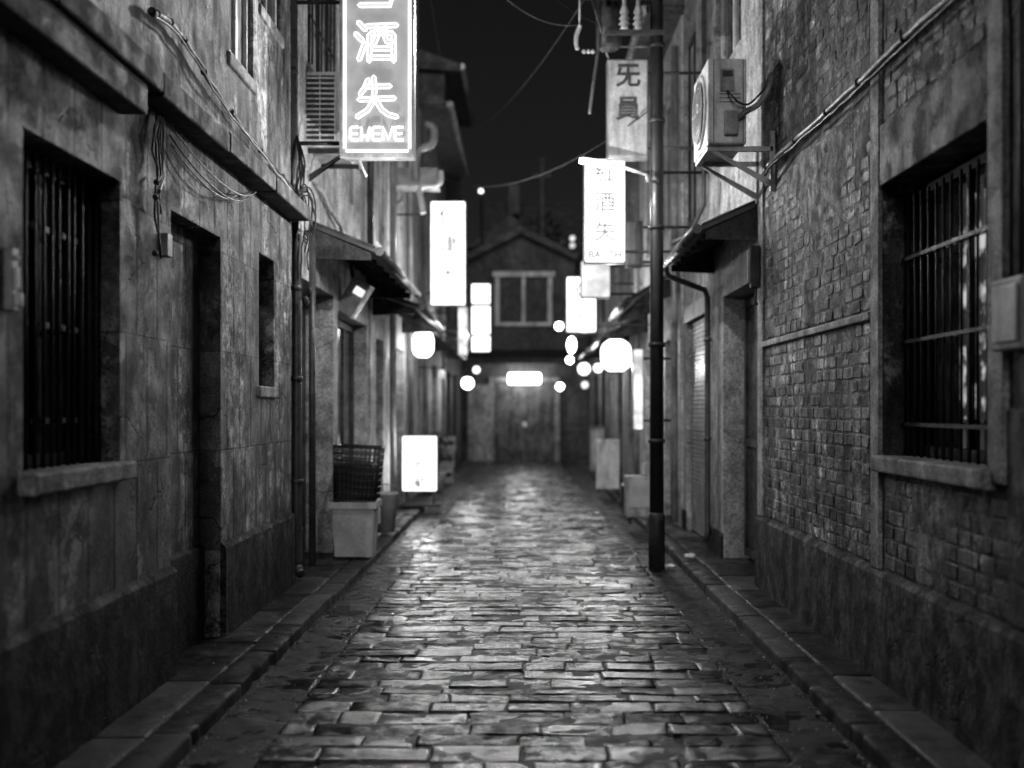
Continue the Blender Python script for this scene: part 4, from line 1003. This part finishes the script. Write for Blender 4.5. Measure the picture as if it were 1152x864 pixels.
lantern('large round white paper lantern glowing on the right beside the pole', P(693, 400, 15.6), .22, .46, 1)
lantern('white paper lantern glowing on the left above the floor sign', P(476, 387, 16.6), .165, .42, -1)
def globe(lab, c, r, s, mat='lamp', sz=1.):
    t = thing('globe_lamp', lab, 'lamp', c, 'globe lamps down the alley')
    MB().ball(c, r, 18, sz).build('globe', E[mat], t)
    MB().lathe([(r*.5, 0), (r*.4, .04)], (c[0], c[1], c[2]+r*sz*.93), 12).build('cap', 'iron', t)
    zt = c[2]+r*sz+.03
    mb = MB()
    if s: mb.tube([(c[0], c[1], zt), (s*W, c[1], zt)], .01)
    else: mb.tube([(c[0], c[1], zt), (c[0], 30.95, zt)], .01)
    mb.build('arm', 'iron', t)
globe('round globe lamp glowing low on the far left', P(526, 431, 24), .13, -1)
globe('elongated lamp glowing below the far right box sign', P(643, 388, 21), .085, 1, 'lamp', 1.9)
globe('small globe lamp below the elongated one on the right', P(641, 405, 24), .08, 1)
globe('larger globe lamp left of the big paper lantern', P(657, 415, 22), .13, 1, 'lampd')
globe('small globe lamp just left of the big paper lantern', P(673, 414, 20), .085, 1, 'lampd')
globe('dim globe lamp lowest in the right cluster', P(658, 433, 23), .08, 1, 'win')
globe('small globe lamp beside the far doorway', P(630, 435, 29.5), .10, 0)
globe('bright bare globe lamp high on the right of the end house', P(629, 367, 27), .10, 1)
globe('small dim globe lamp above the low left globe', P(536, 416, 28), .09, 0, 'lampd')
globe('faint globe lamp beside the left lantern', P(497, 421, 19), .06, -1, 'win', 1.5)
globe('upper of two small lamps high on the far right roof', P(644, 268, 27), .07, 1, 'win'); globe('lower of two small lamps high on the far right roof', P(644, 276, 26.5), .07, 1, 'win')
hp = thing('rooftop_lamp', 'tiny bright lamp on a thin mast above the far left roof', 'lamp', P(541, 300, 31.5))
MB().ball(P(541, 215, 31.5), .07, 14).build('bulb', E['lampd'], hp); MB().tube([P(544, 400, 31.5), P(543, 300, 31.5), P(541, 217, 31.5)], .04).build('mast', 'iron', hp)
sp_ = thing('rooftop_pole', 'dark pole standing behind the end house', 'pole', P(610, 300, 34))
MB().tube([P(610, 320, 34), P(610, 200, 34), P(610, 178, 34)], .10).build('shaft', 'darkwall', sp_)
MB().bbox(P(600, 0, 34).x, P(620, 0, 34).x, 33.9, 34.0, P(0, 200, 34).z, P(0, 196, 34).z, .01).build('crossarm', 'darkwall', sp_)

# ================================================================== END HOUSE
Ez = thing('end_house', 'gabled house closing the far end of the alley', 'building')
Y0 = 31.0
mb = MB(); mb.prism([(-3.2, -.1), (3.2, -.1), (3.2, 5.55), (1.75, 5.75), (-.1, 6.55), (-1.75, 5.75), (-3.2, 5.55)], 1, Y0, Y0+5); mb.build('wall', 'darkwall', Ez)
mb = MB()
mb.prism([(-2.1, 5.55), (-2.1, 5.75), (-.1, 6.75), (-.1, 6.55)], 1, Y0-.35, Y0+5.2); mb.prism([(1.9, 5.6), (1.9, 5.8), (-.095, 6.75), (-.095, 6.55)], 1, Y0-.35, Y0+5.2)
mb.build('roof', 'roof', Ez)
pA = P(560, 363, Y0); pB = P(618, 308, Y0)
mb = MB(); mb.box(pA.x-.08, pA.x+.05, Y0-.08, Y0, pA.z, pB.z-.1); mb.box(pB.x-.05, pB.x+.08, Y0-.08, Y0, pA.z, pB.z-.1); mb.box(pA.x-.15, pB.x+.15, Y0-.14, Y0, pB.z-.1, pB.z+.05); mb.box(pA.x-.08, pB.x+.08, Y0-.12, Y0, pA.z-.1, pA.z); mb.box((pA.x+pB.x)/2-.05, (pA.x+pB.x)/2+.05, Y0-.06, Y0, pA.z, pB.z-.1)
wn = mb.build('window', 'white', Ez); MB().box(pA.x+.05, pB.x-.05, Y0-.03, Y0-.01, pA.z, pB.z-.1).build('pane', 'louvre', wn)
zc = P(0, 406, Y0-.6).z
mb = MB(); mb.prism([(Y0-1.1, zc-.05), (Y0-1.1, zc+.04), (Y0, zc+.35), (Y0, zc+.2)], 0, -1.75, 1.75); mb.build('canopy', 'awn', Ez)
mb = MB(); mb.box(-1.75, 1.75, Y0-1.14, Y0-1.1, zc-.1, zc+.05); mb.build('canopy_board', 'wood', Ez)
pA = P(556, 515, Y0); pB = P(624, 433, Y0)
mb = MB(); mb.box(pA.x, (pA.x+pB.x)/2-.01, Y0-.08, Y0-.02, .0, pB.z); mb.box((pA.x+pB.x)/2+.01, pB.x, Y0-.08, Y0-.02, .0, pB.z)
for i, (u, v) in enumerate(((pA.x, (pA.x+pB.x)/2), ((pA.x+pB.x)/2, pB.x))):
    mb.box(u+.12, v-.12, Y0-.10, Y0-.08, .25, .95); mb.box(u+.12, v-.12, Y0-.10, Y0-.08, 1.1, 1.95)
dr = mb.build('door', 'woodl', Ez); MB().box((pA.x+pB.x)/2-.06, (pA.x+pB.x)/2+.06, Y0-.14, Y0-.1, .98, 1.12).build('handle', 'white', dr)
mb = MB(); mb.box(pA.x-.14, pA.x-.01, Y0-.12, Y0, 0, pB.z+.1); mb.box(pB.x+.01, pB.x+.14, Y0-.12, Y0, 0, pB.z+.1); mb.box(pA.x-.14, pB.x+.14, Y0-.12, Y0, pB.z+.1, pB.z+.22); mb.build('door_surround', 'trim', Ez)
mb = MB(); mb.box(P(527, 0, Y0).x, P(552, 0, Y0).x, Y0-.2, Y0, 0, 2.2); mb.build('side_panel', 'grey', Ez)
fl = thing('porch_lamp', 'wide glowing lamp over the double door at the end of the alley', 'lamp', P(590, 425, 30.4))
MB().bbox(P(572, 0, 30.4).x, P(608, 0, 30.4).x, 30.3, 30.5, P(0, 432, 30.4).z, P(0, 420, 30.4).z, .06, 4).build('diffuser', E['porch'], fl)
MB().tube([P(590, 420, 30.4), P(590, 408, 30.4)], .02).build('stem', 'iron', fl)
bh = thing('rear_house', 'dark gabled house rising behind the end house', 'building')
a_, b_, c_ = P(545, 235, 40), P(655, 255, 40), P(570, 214, 40)
mb = MB(); mb.prism([(-2.6, -.1), (3.2, -.1), (3.2, 7.6), (-2.6, 7.6)], 1, 40, 46); mb.build('wall', 'darkwall', bh)
mb = MB(); mb.prism([(39.2, 7.5), (43, 9.8), (46.8, 7.5)], 0, -1.5, 2.6); mb.build('roof', 'roof', bh)
mb = MB(); mb.prism([(-2.1, 7.4), (-.5, 8.6), (.6, 7.5)], 1, 38.9, 43); mb.build('dormer', 'darkwall', bh)
mb = MB(); mb.box(-.6, -.2, 41, 41.4, 9.0, 10.1); mb.build('chimney', 'darkwall', bh)
tr = thing('roadside_tree', 'dark tree crown rising behind the end house against the night sky', 'tree', (.9, 36.8, 0))
MB().tube([(.9, 36.8, -.1), (.95, 36.8, 4), (.8, 36.9, 7.2)], [.22, .17, .08], 10).build('trunk', 'wood', tr)
mb = MB(); rr = random.Random(8)
for k in range(2600):
    cl = rr.choice(((.2, 7.2, .8), (1.1, 7.0, .9), (1.7, 6.6, .7), (.7, 7.8, .6), (-.4, 6.9, .6)))
    v = Vector((rr.gauss(0, 1), rr.gauss(0, 1), rr.gauss(0, 1))).normalized()*cl[2]*rr.random()**.4
    c = Vector((cl[0], 37., cl[1]))+v; u = Vector((rr.uniform(-1, 1), rr.uniform(-1, 1), rr.uniform(-1, 1))).normalized()*.11; w2 = u.cross(Vector((rr.uniform(-1, 1), rr.uniform(-1, 1), .4))).normalized()*.05
    mb.quad(c-u, c-w2, c+u, c+w2)
mb.build('crown', 'leaf', tr)
# flyers and litter
for k, (px, py, lb) in enumerate(((757, 628, 'crumpled white paper scrap on the right kerb by the pole'), (722, 641, 'dark wet leaf heap in the gutter left of the pole base'), (752, 640, 'pale flattened litter at the foot of the pole'))):
    Y = 1.4*F/(py-460) if k != 1 else 1.5*F/(py-460); x = (px-590)/F*Y; z = .106 if k == 0 else 0.01
    if k == 2: Y = 1.5*F/(py-460); x = (px-590)/F*Y
    if k == 0: x = 1.55
    mb = MB(); rr = random.Random(k)
    bmesh.ops.create_icosphere(mb.bm, subdivisions=2, radius=.05)
    for v in mb.bm.verts: v.co = Vector((x+v.co.x*1.2, Y+v.co.y, z+.018+v.co.z*.4)) + Vector((rr.uniform(-.01, .01), rr.uniform(-.01, .01), rr.uniform(-.006, .008)))
    tag(mb.build('paper_scrap' if k != 1 else 'leaf_heap', 'paper' if k != 1 else 'leaf'), lb, 'litter')

KEEP = {'grille', 'seam', 'lattice', 'brickwork', 'pointing', 'foliage', 'roller_shutter', 'fan_guard', 'wires', 'loops', 'risers', 'character', 'lettering',
        'character_tube', 'character_core', 'word_tube', 'border_tube', 'coil', 'insulator_chain', 'stem', 'road', 'gutter', 'road_bed', 'kerb', 'pavement', 'wall', 'upper_wall', 'ledge', 'door', 'panel_seam'}
def split_loose(o):
    bm = bmesh.new(); bm.from_mesh(o.data); bm.verts.ensure_lookup_table(); seen = set(); comps = []
    for v in bm.verts:
        if v.index in seen: continue
        st = [v]; seen.add(v.index); c = []
        while st:
            q = st.pop(); c.append(q.index)
            for e in q.link_edges:
                w = e.other_vert(q)
                if w.index not in seen: seen.add(w.index); st.append(w)
        cs = [bm.verts[i].co for i in c]
        comps.append([set(c), [min(p[k] for p in cs)-.006 for k in range(3)], [max(p[k] for p in cs)+.006 for k in range(3)]])
    ch = True
    while ch:
        ch = False
        for i in range(len(comps)):
            for j in range(i+1, len(comps)):
                a, b = comps[i], comps[j]
                if all(a[1][k] <= b[2][k] and b[1][k] <= a[2][k] for k in range(3)):
                    comps[i] = [a[0] | b[0], [min(a[1][k], b[1][k]) for k in range(3)], [max(a[2][k], b[2][k]) for k in range(3)]]; comps.pop(j); ch = True; break
            if ch: break
    if len(comps) > 1:
        for n_, c in enumerate(comps[1:]):
            b2 = bm.copy(); b2.verts.ensure_lookup_table()
            bmesh.ops.delete(b2, geom=[v for v in b2.verts if v.index not in c[0]], context='VERTS')
            me = bpy.data.meshes.new(o.name.split('.')[0]); b2.to_mesh(me); b2.free(); me.materials.append(o.data.materials[0])
            q = o.copy(); q.data = me; C.objects.link(q)
        bmesh.ops.delete(bm, geom=[v for v in bm.verts if v.index not in comps[0][0]], context='VERTS'); bm.to_mesh(o.data)
    bm.free()
for o in [x for x in C.objects if x.type == 'MESH' and x.parent is not None and x.name.split('.')[0] not in KEEP and not any(c.parent == x for c in C.objects)]:
    split_loose(o)

# ================================================================== light
wd = bpy.data.worlds.new("World"); SC.world = wd; wd.use_nodes = True
t = wd.node_tree; t.nodes.clear()
sky = t.nodes.new('ShaderNodeTexSky'); sky.sky_type = 'NISHITA'; sky.sun_disc = False
SUN_EL, SUN_AZ = 16, 180      # light comes from behind the camera, a little from the left
sky.sun_elevation = R(SUN_EL); sky.sun_rotation = R(SUN_AZ)
bw = t.nodes.new('ShaderNodeRGBToBW'); bg = t.nodes.new('ShaderNodeBackground'); wo = t.nodes.new('ShaderNodeOutputWorld')
t.links.new(sky.outputs[0], bw.inputs[0]); t.links.new(bw.outputs[0], bg.inputs[0]); t.links.new(bg.outputs[0], wo.inputs[0])
bg.inputs['Strength'].default_value = .0026
sd = bpy.data.lights.new('moonlight', 'SUN'); sd.energy = 1.05; sd.angle = R(26); so = bpy.data.objects.new('moonlight', sd); C.objects.link(so)
az = R(SUN_AZ); el = R(SUN_EL)
dirv = Vector((math.sin(az)*math.cos(el), math.cos(az)*math.cos(el), math.sin(el)))   # towards the light
so.rotation_euler = dirv.to_track_quat('Z', 'Y').to_euler()

for nm, loc, pw in (('neon_glow', (-.84, 8.84, 4.6), 175), ('neon_glow', (-1.15, 8.55, 3.15), 62), ('street_lamp_glow', (.66, 9.5, 3.66), 115),
                    ('sign_glow', (-1.15, 15.4, 3.8), 70), ('sign_glow', (.83, 10.5, 3.5), 30), ('sign_glow', (.9, 16.5, 3.2), 60), ('floor_sign_glow', (-1.45, 14.7, .75), 18),
                    ('sign_glow', (-.95, 21.6, 3), 60), ('porch_glow', (0, 29.9, 2.15), 16), ('lantern_glow', (1.25, 15.1, 2.1), 34), ('lantern_glow', (-1.5, 16.2, 2.3), 22), ('lamp_glow', (-1.2, 23.6, 2.0), 26), ('lamp_glow', (1.15, 20.6, 2.3), 34), ('lamp_glow', (.95, 26.5, 3.4), 26)):
    ld = bpy.data.lights.new(nm, 'POINT'); ld.energy = pw; ld.shadow_soft_size = 0; lo = bpy.data.objects.new(nm, ld); lo.location = loc; C.objects.link(lo)

cam = bpy.data.cameras.new('camera'); co = bpy.data.objects.new('camera', cam); C.objects.link(co); SC.camera = co
co.location = (0, 0, 1.5); co.rotation_euler = (R(90), 0, 0)
cam.sensor_width = 36; cam.lens = 37.5; cam.shift_x = -14/1152; cam.shift_y = 28/1152
cam.clip_end = 1000; cam.dof.use_dof = True; cam.dof.focus_distance = 6.8; cam.dof.aperture_fstop = .95
SC.view_settings.view_transform = 'Standard'; SC.view_settings.look = 'None'; SC.view_settings.exposure = 0
SC.cycles.use_denoising = True
try: SC.cycles.denoiser = 'OPENIMAGEDENOISE'
except Exception: pass
SC.cycles.volume_bounces = 0; SC.cycles.max_bounces = 6; SC.cycles.diffuse_bounces = 3; SC.cycles.glossy_bounces = 3; SC.cycles.sample_clamp_indirect = 4
